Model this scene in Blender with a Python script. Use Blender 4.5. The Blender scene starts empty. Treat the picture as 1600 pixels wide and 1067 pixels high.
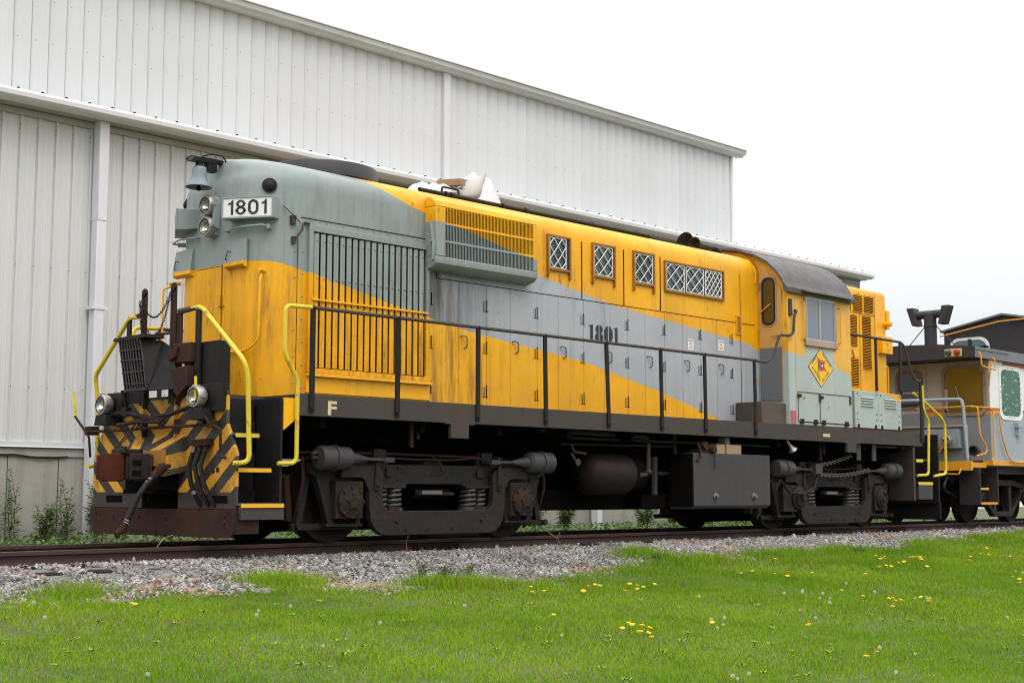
import bpy, bmesh, math, random
import numpy as np
from mathutils import Vector, Matrix
random.seed(7)
C = bpy.context.scene.collection
S = bpy.context.scene
# ------------------------------------------------------------------ camera
cam = bpy.data.cameras.new('camera'); co = bpy.data.objects.new('camera', cam); C.objects.link(co)
cam.sensor_width = 36.0; cam.lens = 2227.6/1600*36; cam.clip_end = 3000; cam.clip_start = .1
yaw, pitch, roll = math.radians(46.106), math.radians(6.053), math.radians(0.072)
fw = Vector((math.sin(yaw)*math.cos(pitch), math.cos(yaw)*math.cos(pitch), math.sin(pitch)))
r_ = Vector((math.cos(yaw), -math.sin(yaw), 0)); u_ = r_.cross(fw)
r2 = r_*math.cos(roll)+u_*math.sin(roll); u2 = -r_*math.sin(roll)+u_*math.cos(roll)
M = Matrix((r2, u2, -fw)).transposed().to_4x4(); M.translation = Vector((-10.46, -13.82, .573))
co.matrix_world = M
S.camera = co
# ------------------------------------------------------------------ world: bright overcast
w = bpy.data.worlds.new('World'); S.world = w; w.use_nodes = True
nt = w.node_tree; N = nt.nodes; L = nt.links
bg = N['Background']
sky = N.new('ShaderNodeTexSky'); sky.sky_type = 'NISHITA'; sky.sun_disc = False
SUN_EL, SUN_AZ = math.radians(56), math.radians(205)   # azimuth from +Y clockwise: sun behind the photographer
sky.sun_elevation = SUN_EL; sky.sun_rotation = SUN_AZ; sky.air_density = 1; sky.dust_density = 4
sc = N.new('ShaderNodeVectorMath'); sc.operation = 'SCALE'; sc.inputs['Scale'].default_value = .10
L.new(sky.outputs[0], sc.inputs[0])
tc = N.new('ShaderNodeTexCoord'); sx = N.new('ShaderNodeSeparateXYZ'); L.new(tc.outputs['Generated'], sx.inputs[0])
rp = N.new('ShaderNodeValToRGB'); L.new(sx.outputs[2], rp.inputs[0])
rp.color_ramp.elements[0].position = 0.0; rp.color_ramp.elements[0].color = (.80, .85, .89, 1)
rp.color_ramp.elements[1].position = .30; rp.color_ramp.elements[1].color = (1.0, 1.0, 1.0, 1)
e = rp.color_ramp.elements.new(.12); e.color = (.90, .93, .955, 1)
mp = N.new('ShaderNodeMapping'); mp.inputs['Scale'].default_value = (1.5, 1.5, 5); L.new(tc.outputs['Generated'], mp.inputs[0])
nz = N.new('ShaderNodeTexNoise'); nz.inputs['Scale'].default_value = 1.3; nz.inputs['Detail'].default_value = 4
L.new(mp.outputs[0], nz.inputs['Vector'])
cr = N.new('ShaderNodeMapRange'); cr.inputs[3].default_value = .93; cr.inputs[4].default_value = 1.12
L.new(nz.outputs[0], cr.inputs[0])
ze_ = N.new('ShaderNodeMapRange'); ze_.inputs[1].default_value = .10; ze_.inputs[2].default_value = 1.; ze_.inputs[3].default_value = 1.; ze_.inputs[4].default_value = 2.9; L.new(sx.outputs[2], ze_.inputs[0])
zm = N.new('ShaderNodeMath'); zm.operation = 'MULTIPLY'; L.new(cr.outputs[0], zm.inputs[0]); L.new(ze_.outputs[0], zm.inputs[1])
mu = N.new('ShaderNodeVectorMath'); mu.operation = 'SCALE'; L.new(rp.outputs[0], mu.inputs[0]); L.new(zm.outputs[0], mu.inputs['Scale'])
mx = N.new('ShaderNodeMix'); mx.data_type = 'RGBA'; mx.inputs[0].default_value = .93
L.new(sc.outputs[0], mx.inputs[6]); L.new(mu.outputs[0], mx.inputs[7]); L.new(mx.outputs[2], bg.inputs[0])
bg.inputs[1].default_value = 1.0
sun = bpy.data.lights.new('sun', 'SUN'); so = bpy.data.objects.new('sun', sun); C.objects.link(so)
sun.energy = 1.0; sun.angle = math.radians(25); sun.color = (1, .985, .965)
so.rotation_euler = (math.pi/2-SUN_EL, 0, math.pi-SUN_AZ)
S.cycles.filter_width = 1.1
S.view_settings.view_transform = 'Standard'; S.view_settings.look = 'None'; S.view_settings.exposure = 0; S.view_settings.gamma = 1

# ------------------------------------------------------------------ materials
def newmat(name):
    m = bpy.data.materials.new(name); m.use_nodes = True
    return m, m.node_tree, m.node_tree.nodes['Principled BSDF']
def tex(nt, scale, detail=4, rough=.6, vec=(1, 1, 1), coord='Object', off=(0, 0, 0)):
    t = nt.nodes.new('ShaderNodeTexCoord'); p = nt.nodes.new('ShaderNodeMapping'); n = nt.nodes.new('ShaderNodeTexNoise')
    p.inputs['Scale'].default_value = vec; p.inputs['Location'].default_value = off
    n.inputs['Scale'].default_value = scale; n.inputs['Detail'].default_value = detail; n.inputs['Roughness'].default_value = rough
    nt.links.new(t.outputs[coord], p.inputs[0]); nt.links.new(p.outputs[0], n.inputs['Vector'])
    return n.outputs[0]
def rng(nt, s, a, b, lo=0, hi=1):
    m = nt.nodes.new('ShaderNodeMapRange'); m.inputs[1].default_value = a; m.inputs[2].default_value = b
    m.inputs[3].default_value = lo; m.inputs[4].default_value = hi; nt.links.new(s, m.inputs[0]); return m.outputs[0]
def math_(nt, op, a, b):
    m = nt.nodes.new('ShaderNodeMath'); m.operation = op
    for i, v in enumerate((a, b)):
        if isinstance(v, (int, float)): m.inputs[i].default_value = v
        elif v is not None: nt.links.new(v, m.inputs[i])
    return m.outputs[0]
def mix(nt, f, a, b, mode='MIX'):
    m = nt.nodes.new('ShaderNodeMix'); m.data_type = 'RGBA'; m.blend_type = mode
    for i, v in ((0, f), (6, a), (7, b)):
        if isinstance(v, (int, float)): m.inputs[i].default_value = v
        elif isinstance(v, tuple): m.inputs[i].default_value = (*v[:3], 1)
        else: nt.links.new(v, m.inputs[i])
    return m.outputs[2]
def bump(nt, bs, h, st=.3, d=.01):
    b = nt.nodes.new('ShaderNodeBump'); b.inputs['Strength'].default_value = st; b.inputs['Distance'].default_value = d
    nt.links.new(h, b.inputs['Height']); nt.links.new(b.outputs[0], bs.inputs['Normal'])
def grime(nt, col, dirt=(.05, .04, .03), streak=.35, blotch=.25, fine=.12, seed=0.0, thr=.52):
    """fade, streaks that run down, blotches and fine speckle over a colour"""
    a = tex(nt, 1.1, 5, .6, (1, 1, 1), off=(seed, 0, 0))
    col = mix(nt, rng(nt, a, .3, .75, 0, blotch*.8), col, dirt)
    s = tex(nt, 9, 5, .65, (1, 1, .06), off=(seed, 3, 0)); s2 = tex(nt, 1.3, 3, .5, off=(seed, 7, 1))
    f = math_(nt, 'MULTIPLY', rng(nt, s, thr, thr+.22), rng(nt, s2, .42, .7))
    col = mix(nt, math_(nt, 'MULTIPLY', f, streak), col, dirt)
    p = tex(nt, 60, 3, .7, off=(seed, 1, 5))
    col = mix(nt, rng(nt, p, .56, .76, 0, fine), col, dirt)
    return col
def paint(name, c, rough=.45, dirt=(.05, .04, .03), streak=.35, blotch=.2, fine=.12, metal=0, bm=.05, rust=0, seed=0., thr=.52, spec=.4):
    m, nt, b = newmat(name)
    col = grime(nt, mix(nt, 0, c, c), dirt, streak, blotch, fine, seed, thr)
    if rust:
        rn = tex(nt, 5, 7, .75, off=(seed, 11, 2))
        k = rng(nt, rn, .62-.14*rust, .72-.1*rust)
        col = mix(nt, k, col, (.075, .026, .013))
        col = mix(nt, rng(nt, tex(nt, 2.2, 4, .6, off=(1, seed, 2)), .45, .7, 0, .5*rust), col, (.085, .040, .024))
    nt.links.new(col, b.inputs['Base Color']); b.inputs['Metallic'].default_value = metal
    b.inputs['Specular IOR Level'].default_value = spec
    nt.links.new(rng(nt, tex(nt, 7, 4, .6), .3, .7, rough-.08, rough+.15), b.inputs['Roughness'])
    if bm: bump(nt, b, tex(nt, 26, 5, .6), bm, .02)
    return m
def plain(name, c, rough=.5, metal=0, emit=None):
    m, nt, b = newmat(name); b.inputs['Base Color'].default_value = (*c, 1); b.inputs['Roughness'].default_value = rough
    b.inputs['Metallic'].default_value = metal
    return m
YEL = (.90, .43, .001); SAGE = (.265, .305, .302); BLU = (.395, .41, .45); PALE = (.38, .435, .41)
def curve_of_x(nt, pts, lo=-2., hi=14.):
    t = nt.nodes.new('ShaderNodeTexCoord'); s = nt.nodes.new('ShaderNodeSeparateXYZ'); nt.links.new(t.outputs['Object'], s.inputs[0])
    f = nt.nodes.new('ShaderNodeFloatCurve'); c = f.mapping.curves[0]
    f.mapping.use_clip = False
    q = [((x-lo)/(hi-lo), z/5.) for x, z in pts]
    while len(c.points) < len(q): c.points.new(.5, .5)
    for p, (x, z) in zip(c.points, q): p.location = (x, z); p.handle_type = 'VECTOR'
    f.mapping.update()
    nt.links.new(rng(nt, s.outputs[0], lo, hi), f.inputs['Value'])
    return math_(nt, 'MULTIPLY', f.outputs[0], 5.), s.outputs[0], s.outputs[2]
def above(nt, z, zc, wob=.006):
    wz = math_(nt, 'ADD', z, rng(nt, tex(nt, 8, 4), 0, 1, -wob, wob))
    return rng(nt, math_(nt, 'SUBTRACT', wz, zc), -.002, .002)
def livery(name, upper, lower, seed=0., streak=.42, greys=(SAGE, BLU), gx=(1.3, 1.6), yel=YEL, sooty=True):
    m, nt, b = newmat(name)
    zu, X, Z = curve_of_x(nt, upper); zl, _, _ = curve_of_x(nt, lower)
    grey = mix(nt, rng(nt, X, *gx), greys[0], greys[1])
    if sooty:      # black soot that ran down below the radiator grille
        sn = tex(nt, 7, 5, .7, (1, 1, .10)); k = math_(nt, 'MULTIPLY', rng(nt, sn, .26, .62, .25, 1), rng(nt, X, 1.6, 2.9, 1, 0))
        k = math_(nt, 'MULTIPLY', k, rng(nt, X, 1.30, 1.42)); k = math_(nt, 'MULTIPLY', k, rng(nt, Z, 1.9, 2.9))
        hs_ = math_(nt, 'MULTIPLY', rng(nt, Z, 3.12, 3.34, 0, .85), rng(nt, X, 2.2, 3.4, 1, .0)); k = math_(nt, 'MAXIMUM', k, math_(nt, 'MULTIPLY', hs_, math_(nt, 'MULTIPLY', rng(nt, X, 1.30, 1.42), rng(nt, X, 3.5, 3.2))))
        grey = mix(nt, k, grey, (.045, .045, .05))
        sn2 = tex(nt, 10, 5, .7, (1, 1, .12), off=(4, 0, 0)); k2 = math_(nt, 'MULTIPLY', rng(nt, sn2, .45, .75), rng(nt, math_(nt, 'ABSOLUTE', math_(nt, 'SUBTRACT', Z, 3.85), None), .0, .45, .55, 0))
        grey = mix(nt, math_(nt, 'MULTIPLY', k2, rng(nt, X, 1.6, 1.2)), grey, (.08, .09, .09))
    ye = mix(nt, rng(nt, tex(nt, .9, 3, .5, off=(seed, 2, 2)), .35, .7), yel, (yel[0]*.86, yel[1]*.80, yel[2]))
    scr = math_(nt, 'MULTIPLY', rng(nt, tex(nt, 30, 4, .7, (1, 1, .15)), .55, .68), rng(nt, tex(nt, 1.7, 3, .5, off=(9, 3, 0)), .5, .62))
    ye = mix(nt, math_(nt, 'MULTIPLY', scr, .75), ye, (.10, .07, .03))
    k = math_(nt, 'MAXIMUM', above(nt, Z, zu), math_(nt, 'SUBTRACT', 1., above(nt, Z, zl)))
    col = mix(nt, k, grey, ye)
    if sooty:      # brown run-off below the shutters and round the first doors
        wn = tex(nt, 12, 6, .7, (1, 1, .07), off=(6, 1, 0)); kw = math_(nt, 'MULTIPLY', rng(nt, wn, .46, .66, 0, .8), math_(nt, 'MULTIPLY', rng(nt, X, -.3, .9, .35, 1), rng(nt, X, 1.9, 3.0, 1, .04)))
        col = mix(nt, math_(nt, 'MULTIPLY', kw, rng(nt, Z, 3.6, 2.4, .2, 1)), col, (.11, .062, .018))
    wn_ = nt.nodes.new('ShaderNodeTexWhiteNoise'); wn_.noise_dimensions = '1D'; nt.links.new(math_(nt, 'FLOOR', math_(nt, 'DIVIDE', math_(nt, 'ADD', X, -.02), .464), None), wn_.inputs['W'])
    col = mix(nt, rng(nt, wn_.outputs[0], 0, 1, 0, .08), col, (.33, .24, .10))
    nn_ = tex(nt, 9, 6, .75, (1, 1, .10), off=(2, 9, 9)); col = mix(nt, math_(nt, 'MULTIPLY', math_(nt, 'MULTIPLY', rng(nt, nn_, .52, .62, 0, .55), math_(nt, 'MULTIPLY', rng(nt, X, -.62, -.75), rng(nt, X, -1.07, -.96))), math_(nt, 'MULTIPLY', rng(nt, Z, 3.15, 3.0), rng(nt, Z, 1.9, 2.5))), col, (.14, .085, .03)) if sooty else col
    chip = tex(nt, 11, 8, .8, off=(seed, 4, 4)); col = mix(nt, math_(nt, 'MULTIPLY', rng(nt, chip, .655, .67), .85), col, (.09, .055, .03))
    col = grime(nt, col, (.06, .045, .03), streak, .22, .14, seed, .50)
    nt.links.new(col, b.inputs['Base Color'])
    nt.links.new(rng(nt, tex(nt, 5, 4), .3, .7, .34, .55), b.inputs['Roughness']); b.inputs['Specular IOR Level'].default_value = .28
    bump(nt, b, tex(nt, 2.2, 4, .55), .22, .05)
    return m
UP = [(-2, 5), (.30, 5), (.42, 4.36), (.557, 4.268), (1.1, 4.075), (1.64, 3.967), (3.41, 3.474), (5.015, 3.211), (8.3, 2.922), (8.64, 2.80), (14, 2.3)]
LO = [(-2, 3.18), (-.9, 3.17), (-.49, 3.076), (.907, 2.803), (1.41, 2.716), (2.27, 2.586), (4.32, 2.371), (6.02, 2.043), (7.53, 1.688), (8, 1.55), (14, 1.0)]
HOOD = livery('hood_paint', UP, LO)
RADP = livery('radiator_paint', [(-2, 5), (1.0, 3.93), (1.372, 3.90), (1.667, 3.887), (2.203, 3.791), (2.649, 3.698), (3.169, 3.63), (14, 3)], [(-2, 0), (14, 0)], 3., .5, (SAGE, SAGE), sooty=False)
CABP = livery('cab_paint', [(-2, 5), (8.60, 2.79), (9.09, 2.735), (9.092, 2.90), (9.955, 2.90), (9.957, 2.63), (10.5, 2.494), (14, 1.9)], [(-2, 0), (14, 0)], 5., .25, (PALE, PALE), sooty=False, yel=(.80, .42, .035))
SHORTP = livery('short_hood_paint', [(-2, 0), (14, 0)], [(-2, 0), (14, 0)], 6., .2, (PALE, PALE), sooty=False)
BATP = livery('battery_paint', [(-2, 5), (11.3, 5), (11.42, 2.30), (12.14, 2.14), (14, 1.7)], [(-2, 0), (14, 0)], 8., .15, (PALE, PALE), sooty=False, yel=(.80, .42, .035))
YELM = paint('yellow_paint', YEL, .42, streak=.4, blotch=.2, seed=2)
ORAN = paint('faded_orange_paint', (.55, .30, .09), .5, streak=.15, blotch=.1)
RAILY = paint('handrail_yellow', (.72, .55, .03), .4, streak=.2, blotch=.2, fine=.4, rust=.25)
FRAME = paint('frame_grey', (.052, .046, .043), .6, (.10, .06, .04), .4, .35, .15, rust=.22, spec=0.2)
BLACK = paint('black_paint', (.013, .012, .013), .45, (.035, .027, .022), .3, .3, .15, spec=0.16)
DEEPBLK = paint('underframe_black', (.0045, .004, .004), .9, (.012, .009, .008), .3, .5, .1, spec=0.03)
TRUCK = paint('truck_grime', (.014, .0138, .0148), .55, (.055, .035, .025), .3, .55, .3, bm=.25, rust=.22, spec=0.14)
TRUCK2 = paint('truck_rusty', (.028, .022, .019), .8, (.03, .025, .02), .3, .5, .3, bm=.4, rust=.5, spec=0.08)
RUST = paint('rust', (.045, .021, .014), .8, (.03, .02, .018), .4, .5, .4, bm=.3, rust=.3, spec=0.06)
RUST2 = paint('bright_rust', (.085, .024, .011), .85, (.03, .015, .01), .6, .5, .4, bm=.3, spec=0.06)
PLOW = paint('plow_rust', (.021, .0155, .0145), .65, (.10, .04, .025), .45, .5, .25, rust=.35, spec=0.1)
SAGEM = paint('sage_paint', SAGE, .45, (.06, .05, .04), .25, .15, .1, spec=0.25)
PALEM = paint('pale_sage_paint', PALE, .45, (.14, .07, .04), .25, .12, .06, rust=.05, spec=0.25)
GREYM = paint('door_grey', (.14, .145, .16), .5, blotch=.1)
TANKM = paint('tank_grey', (.044, .043, .046), .5, (.10, .08, .07), .25, .35, .2, bm=.03, spec=0.22)
ROOFM = paint('cab_roof', (.105, .090, .090), .5, (.045, .04, .045), .2, .6, .1, spec=0.25)
SILV = paint('lamp_silver', (.42, .41, .38), .35, (.1, .08, .06), .3, .3, .3, metal=.6)
DARKG = paint('dark_interior', (.008, .008, .009), .7, bm=0)
WHITE = paint('white_paint', (.75, .74, .72), .5, (.2, .17, .14), .2, .15, .15, bm=0)
CREAM = paint('faded_cream', (.62, .50, .30), .6, bm=0)
INK = plain('black_ink', (.015, .015, .02), .5)
REDI = plain('red_ink', (.50, .05, .03), .5)
PINK = paint('faded_red', (.40, .06, .07), .6, (.6, .5, .5), .5, .3, .3, bm=0)
WOOD = paint('raw_wood', (.36, .24, .15), .8, (.10, .07, .05), .3, .4, .3, bm=.2)
STEEL = paint('polished_steel', (.20, .19, .20), .35, (.07, .04, .03), .3, .4, .2, metal=.7)
def glassm(name, c=(.03, .04, .045), rough=.06):
    m, nt, b = newmat(name); b.inputs['Base Color'].default_value = (*c, 1); b.inputs['Roughness'].default_value = rough
    b.inputs['Specular IOR Level'].default_value = .8
    bump(nt, b, tex(nt, 1.6, 2, .5), .05, .05); return m
GLASS = glassm('dark_glass'); GLASSB = glassm('brown_glass', (.055, .038, .015)); GLASSY = glassm('yellow_lit_glass', (.14, .10, .02))
GLASSR = glassm('cab_glass', (.15, .18, .21), .12)
m, nt, b = newmat('lamp_reflector'); b.inputs['Metallic'].default_value = 1; b.inputs['Roughness'].default_value = .12
nt.links.new(mix(nt, rng(nt, tex(nt, 14, 3), .4, .6), (.85, .85, .82), (.35, .34, .30)), b.inputs['Base Color']); REFL = m
m, nt, b = newmat('green_foil'); nt.links.new(mix(nt, rng(nt, tex(nt, 5, 4, .5, (1, 1, 4)), .62, .66, 0, .8), (.012, .10, .05), (.35, .50, .42)), b.inputs['Base Color']); b.inputs['Roughness'].default_value = .15; GREENF = m
m, nt, b = newmat('fan_black'); b.inputs['Base Color'].default_value = (.028, .024, .028, 1); b.inputs['Roughness'].default_value = .55; FANM = m
m, nt, b = newmat('tarp'); nt.links.new(mix(nt, rng(nt, tex(nt, 3, 3), .4, .7), (.72, .71, .69), (.50, .46, .41)), b.inputs['Base Color']); b.inputs['Roughness'].default_value = .6; bump(nt, b, tex(nt, 9, 4), .3, .03); TARP = m
# chevrons of the pilot: stripes rising away from the centre line
m, nt, b = newmat('chevron_paint')
t = nt.nodes.new('ShaderNodeTexCoord'); s = nt.nodes.new('ShaderNodeSeparateXYZ'); nt.links.new(t.outputs['Object'], s.inputs[0])
ay = math_(nt, 'ABSOLUTE', s.outputs[1], None)
v = math_(nt, 'SUBTRACT', s.outputs[2], math_(nt, 'MULTIPLY', ay, .78))
v = math_(nt, 'FRACT', math_(nt, 'DIVIDE', math_(nt, 'ADD', v, rng(nt, tex(nt, 7, 3), 0, 1, -.012, .012)), .315), None)
k = math_(nt, 'MULTIPLY', math_(nt, 'GREATER_THAN', v, .5), math_(nt, 'GREATER_THAN', s.outputs[2], .575))
col = mix(nt, k, (.020, .018, .018), (.72, .34, .012))
col = mix(nt, rng(nt, tex(nt, 22, 6, .75), .60, .66, 0, .9), col, (.05, .03, .02))
col = mix(nt, rng(nt, tex(nt, 2.5, 5, .6), .5, .72, 0, .65), col, (.07, .045, .025))
col = mix(nt, rng(nt, s.outputs[2], .60, .40, 0, .9), col, (.045, .030, .026))
col = grime(nt, col, (.035, .024, .017), .8, .5, .4)
nt.links.new(col, b.inputs['Base Color']); b.inputs['Roughness'].default_value = .55; bump(nt, b, tex(nt, 20, 5), .15, .02); CHEV = m

# ------------------------------------------------------------------ mesh helper
class MB:
    def __init__(s): s.v = []; s.f = []; s.m = []; s.cm = 0
    def add(s, vs, fs, m=None):
        o = len(s.v); s.v += [tuple(p) for p in vs]; s.f += [tuple(i+o for i in f) for f in fs]; s.m += [s.cm if m is None else m]*len(fs); return s
    def box(s, x0, x1, y0, y1, z0, z1, m=None):
        v = [(x, y, z) for x in (x0, x1) for y in (y0, y1) for z in (z0, z1)]
        return s.add(v, [(0, 1, 3, 2), (4, 6, 7, 5), (0, 4, 5, 1), (2, 3, 7, 6), (0, 2, 6, 4), (1, 5, 7, 3)], m)
    def prism(s, pts, ax, a, b, m=None):
        n = len(pts)
        def P(p, t): return {'X': (t, p[0], p[1]), 'Y': (p[0], t, p[1]), 'Z': (p[0], p[1], t)}[ax]
        v = [P(p, a) for p in pts]+[P(p, b) for p in pts]
        return s.add(v, [tuple(range(n)), tuple(range(2*n-1, n-1, -1))]+[(i, (i+1) % n, n+(i+1) % n, n+i) for i in range(n)], m)
    def tube(s, path, r, n=8, m=None, caps=True, closed=False):
        P = [Vector(p) for p in path]; k = len(P); rs = r if isinstance(r, (list, tuple)) else [r]*k
        T = []
        for i in range(k):
            a = P[(i-1) % k] if (i > 0 or closed) else P[i]; c = P[(i+1) % k] if (i < k-1 or closed) else P[i]
            T.append((c-a).normalized())
        up = Vector((0, 0, 1)) if abs(T[0].z) < .9 else Vector((1, 0, 0))
        nrm = (up-T[0]*up.dot(T[0])).normalized(); v = []
        for i in range(k):
            nrm = (nrm-T[i]*nrm.dot(T[i])); nrm = nrm.normalized() if nrm.length > 1e-6 else T[i].orthogonal().normalized()
            bi = T[i].cross(nrm)
            for j in range(n):
                a = 2*math.pi*j/n; v.append(P[i]+(nrm*math.cos(a)+bi*math.sin(a))*rs[i])
        f = []
        for i in range(k if closed else k-1):
            for j in range(n): f.append((i*n+j, i*n+(j+1) % n, ((i+1) % k)*n+(j+1) % n, ((i+1) % k)*n+j))
        if caps and not closed: f += [tuple(range(n-1, -1, -1)), tuple((k-1)*n+j for j in range(n))]
        return s.add(v, f, m)
    def cyl(s, a, b, r0, r1=None, n=16, m=None): return s.tube([a, b], [r0, r0 if r1 is None else r1], n, m)
    def lathe(s, prof, o, d, n=20, m=None, cap=(1, 1)):
        o = Vector(o); d = Vector(d).normalized(); e1 = d.orthogonal().normalized(); e2 = d.cross(e1); v = []
        for r, h in prof:
            for j in range(n):
                a = 2*math.pi*j/n; v.append(o+d*h+(e1*math.cos(a)+e2*math.sin(a))*max(r, 1e-4))
        f = [(i*n+j, i*n+(j+1) % n, (i+1)*n+(j+1) % n, (i+1)*n+j) for i in range(len(prof)-1) for j in range(n)]
        if cap[0]: f += [tuple(range(n-1, -1, -1))]
        if cap[1]: f += [tuple((len(prof)-1)*n+j for j in range(n))]
        return s.add(v, f, m)
    def xf(s, mat, start=0):
        for i in range(start, len(s.v)): s.v[i] = tuple(mat @ Vector(s.v[i]))
        return s
    def build(s, name, mats, parent=None, bevel=0, angle=35, recalc=True):
        me = bpy.data.meshes.new(name); me.from_pydata(s.v, [], s.f)
        if not isinstance(mats, (list, tuple)): mats = [mats]
        for q in mats: me.materials.append(q)
        me.polygons.foreach_set('material_index', s.m)
        if recalc:
            bm = bmesh.new(); bm.from_mesh(me); bmesh.ops.recalc_face_normals(bm, faces=bm.faces); bm.to_mesh(me); bm.free()
        me.polygons.foreach_set('use_smooth', [True]*len(me.polygons)); me.set_sharp_from_angle(angle=math.radians(angle))
        o = bpy.data.objects.new(name, me); C.objects.link(o)
        if parent is not None: attach(o, parent)
        if bevel:
            b = o.modifiers.new('bevel', 'BEVEL'); b.width = bevel; b.segments = 2; b.limit_method = 'ANGLE'; b.angle_limit = math.radians(40)
        return o
def wloc(o):
    v = Vector(o.location)
    return v if o.parent is None else v+o.matrix_parent_inverse.translation+wloc(o.parent)
def attach(o, p):
    o.parent = p; o.matrix_parent_inverse = Matrix.Translation(-wloc(p))
def tag(o, label=None, cat=None, group=None, kind=None):
    for k, v in (('label', label), ('category', cat), ('group', group), ('kind', kind)):
        if v: o[k] = v
    return o
def empty(name, loc, label, cat, group=None):
    o = bpy.data.objects.new(name, None); C.objects.link(o); o.location = loc; o.empty_display_size = .2
    return tag(o, label, cat, group)
def children(o): return [c for c in C.objects if c.parent == o]
def copy_tree(o, parent=None, shift=(0, 0, 0)):
    c = o.copy(); C.objects.link(c)
    if parent is not None: c.parent = parent
    else: c.location = Vector(o.location)+Vector(shift)
    for ch in children(o): copy_tree(ch, c)
    return c
def rounded(path, r, n=5):
    P = [Vector(p) for p in path]; out = [P[0]]
    for i in range(1, len(P)-1):
        a = (P[i-1]-P[i]); b_ = (P[i+1]-P[i]); d = min(r, a.length*.49, b_.length*.49)
        p0 = P[i]+a.normalized()*d; p1 = P[i]+b_.normalized()*d
        for k in range(n+1):
            t = k/n; out.append(p0*(1-t)**2+P[i]*2*t*(1-t)+p1*t*t)
    return out+[P[-1]]
def chain(mb, path, r=.0045, L_=.034, W=.011):
    P = [Vector(p) for p in path]; d = [0]
    for i in range(1, len(P)): d.append(d[-1]+(P[i]-P[i-1]).length)
    n = int(d[-1]/(L_*.74)); pts = []
    def at(s):
        for i in range(1, len(P)):
            if s <= d[i]+1e-9: return P[i-1].lerp(P[i], (s-d[i-1])/max(d[i]-d[i-1], 1e-9))
        return P[-1]
    for k in range(n):
        a = at(d[-1]*k/n); b_ = at(d[-1]*min(k+1, n)/n); c = (a+b_)/2; t = (b_-a).normalized()
        s1 = t.orthogonal().normalized(); s2 = t.cross(s1); q = s1 if k % 2 else s2
        mb.tube([c+t*(L_/2)*math.cos(w_)+q*W*math.sin(w_) for w_ in [2*math.pi*j/8 for j in range(8)]], r, 4, closed=True)
    return mb
def sag(a, b, s, n=12):
    a = Vector(a); b = Vector(b); return [a.lerp(b, i/n)-Vector((0, 0, s*4*(i/n)*(1-i/n))) for i in range(n+1)]
def text(name, s, origin, xd, ud, width, height, mat_, parent, thick=.001, bold=.02):
    """lettering fitted into width x height, its lower-left corner at origin"""
    cu = bpy.data.curves.new(name, 'FONT'); cu.body = s; cu.offset = bold; cu.resolution_u = 3
    o = bpy.data.objects.new(name, cu); C.objects.link(o); bpy.context.view_layer.update()
    dg = bpy.context.evaluated_depsgraph_get(); me = bpy.data.meshes.new_from_object(o.evaluated_get(dg)); bpy.data.objects.remove(o)
    co_ = np.zeros(len(me.vertices)*3); me.vertices.foreach_get('co', co_); co_ = co_.reshape(-1, 3)
    mn = co_.min(0); mxx = co_.max(0); xd = Vector(xd).normalized(); ud = Vector(ud).normalized(); nd = xd.cross(ud); og = Vector(origin)
    for v in me.vertices:
        q = og+xd*((v.co.x-mn[0])/(mxx[0]-mn[0])*width)+ud*((v.co.y-mn[1])/(mxx[1]-mn[1])*height)+nd*thick; v.co = q
    me.materials.clear(); me.materials.append(mat_); ob = bpy.data.objects.new(name, me); C.objects.link(ob)
    if parent is not None: attach(ob, parent)
    return ob

# ================================================================== LOCOMOTIVE (x along the track, nose at -x, rail top z = 0)
loco = empty('diesel_locomotive', (6, 0, 0), 'weathered yellow and grey diesel locomotive numbered 1801 standing on the track', 'locomotive')
S_ = -1.5; H_ = -.95
# --- frame
f = MB()
for sgn in (1, -1):
    y0, y1 = sgn*-1.5, sgn*-1.45
    f.prism([(-.97, 1.64), (-.97, 1.40), (1.21, 1.40), (1.21, 1.385), (1.30, 1.385), (1.30, 1.22), (1.60, 1.22), (1.60, 1.385), (1.70, 1.385), (1.70, 1.40), (10.2, 1.40), (10.31, 1.385), (10.31, 1.24), (10.60, 1.24), (10.60, 1.385), (10.7, 1.40), (12.86, 1.40), (12.86, 1.64)], 'Y', y0, y1)
f.build('side_sill', FRAME, loco, .004)
f = MB(); f.box(-.96, 12.84, -1.449, 1.449, 1.585, 1.634); f.box(-1.70, -.961, -.86, .86, 1.585, 1.634); f.box(12.841, 13.6, -.86, .86, 1.585, 1.634)
f.build('walkway_deck', FRAME, loco)
f = MB()
f.box(-1.6, 13.5, -.55, -.45, 1.15, 1.58); f.box(-1.6, 13.5, .45, .55, 1.15, 1.58); f.box(-1.6, 13.5, -.44, .44, 1.18, 1.24)
f.box(-.9, 12.7, .9, .95, 1.0, 1.58); f.box(3.62, 6.3, -.35, 1.35, .34, 1.38); f.box(3.62, 8.1, -.6, 1.4, .335, .62)
for x in (-.6, .9, 2.2, 3.5, 4.8, 8.4, 9.6, 11, 12.2): f.box(x, x+.08, -1.4, 1.4, 1.28, 1.58)
f.box(-1.2, -1.1, -1.05, 1.05, .8, 1.5)
f.box(6.3, 8.1, -1.019, -.3, .36, 1.13); f.box(5.6, 6.3, -.95, -.351, .36, .55)  # block behind the fuel tank is coloured near-black in place of shade
f.build('underframe', DEEPBLK, loco)
text('frame_letter', 'F', (-.575, -1.501, 1.42), (1, 0, 0), (0, 0, 1), .125, .155, CREAM, loco, bold=.03)
MB().box(9.56, 9.77, -1.508, -1.501, 1.475, 1.525).build('builder_plate', CREAM, loco)
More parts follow.
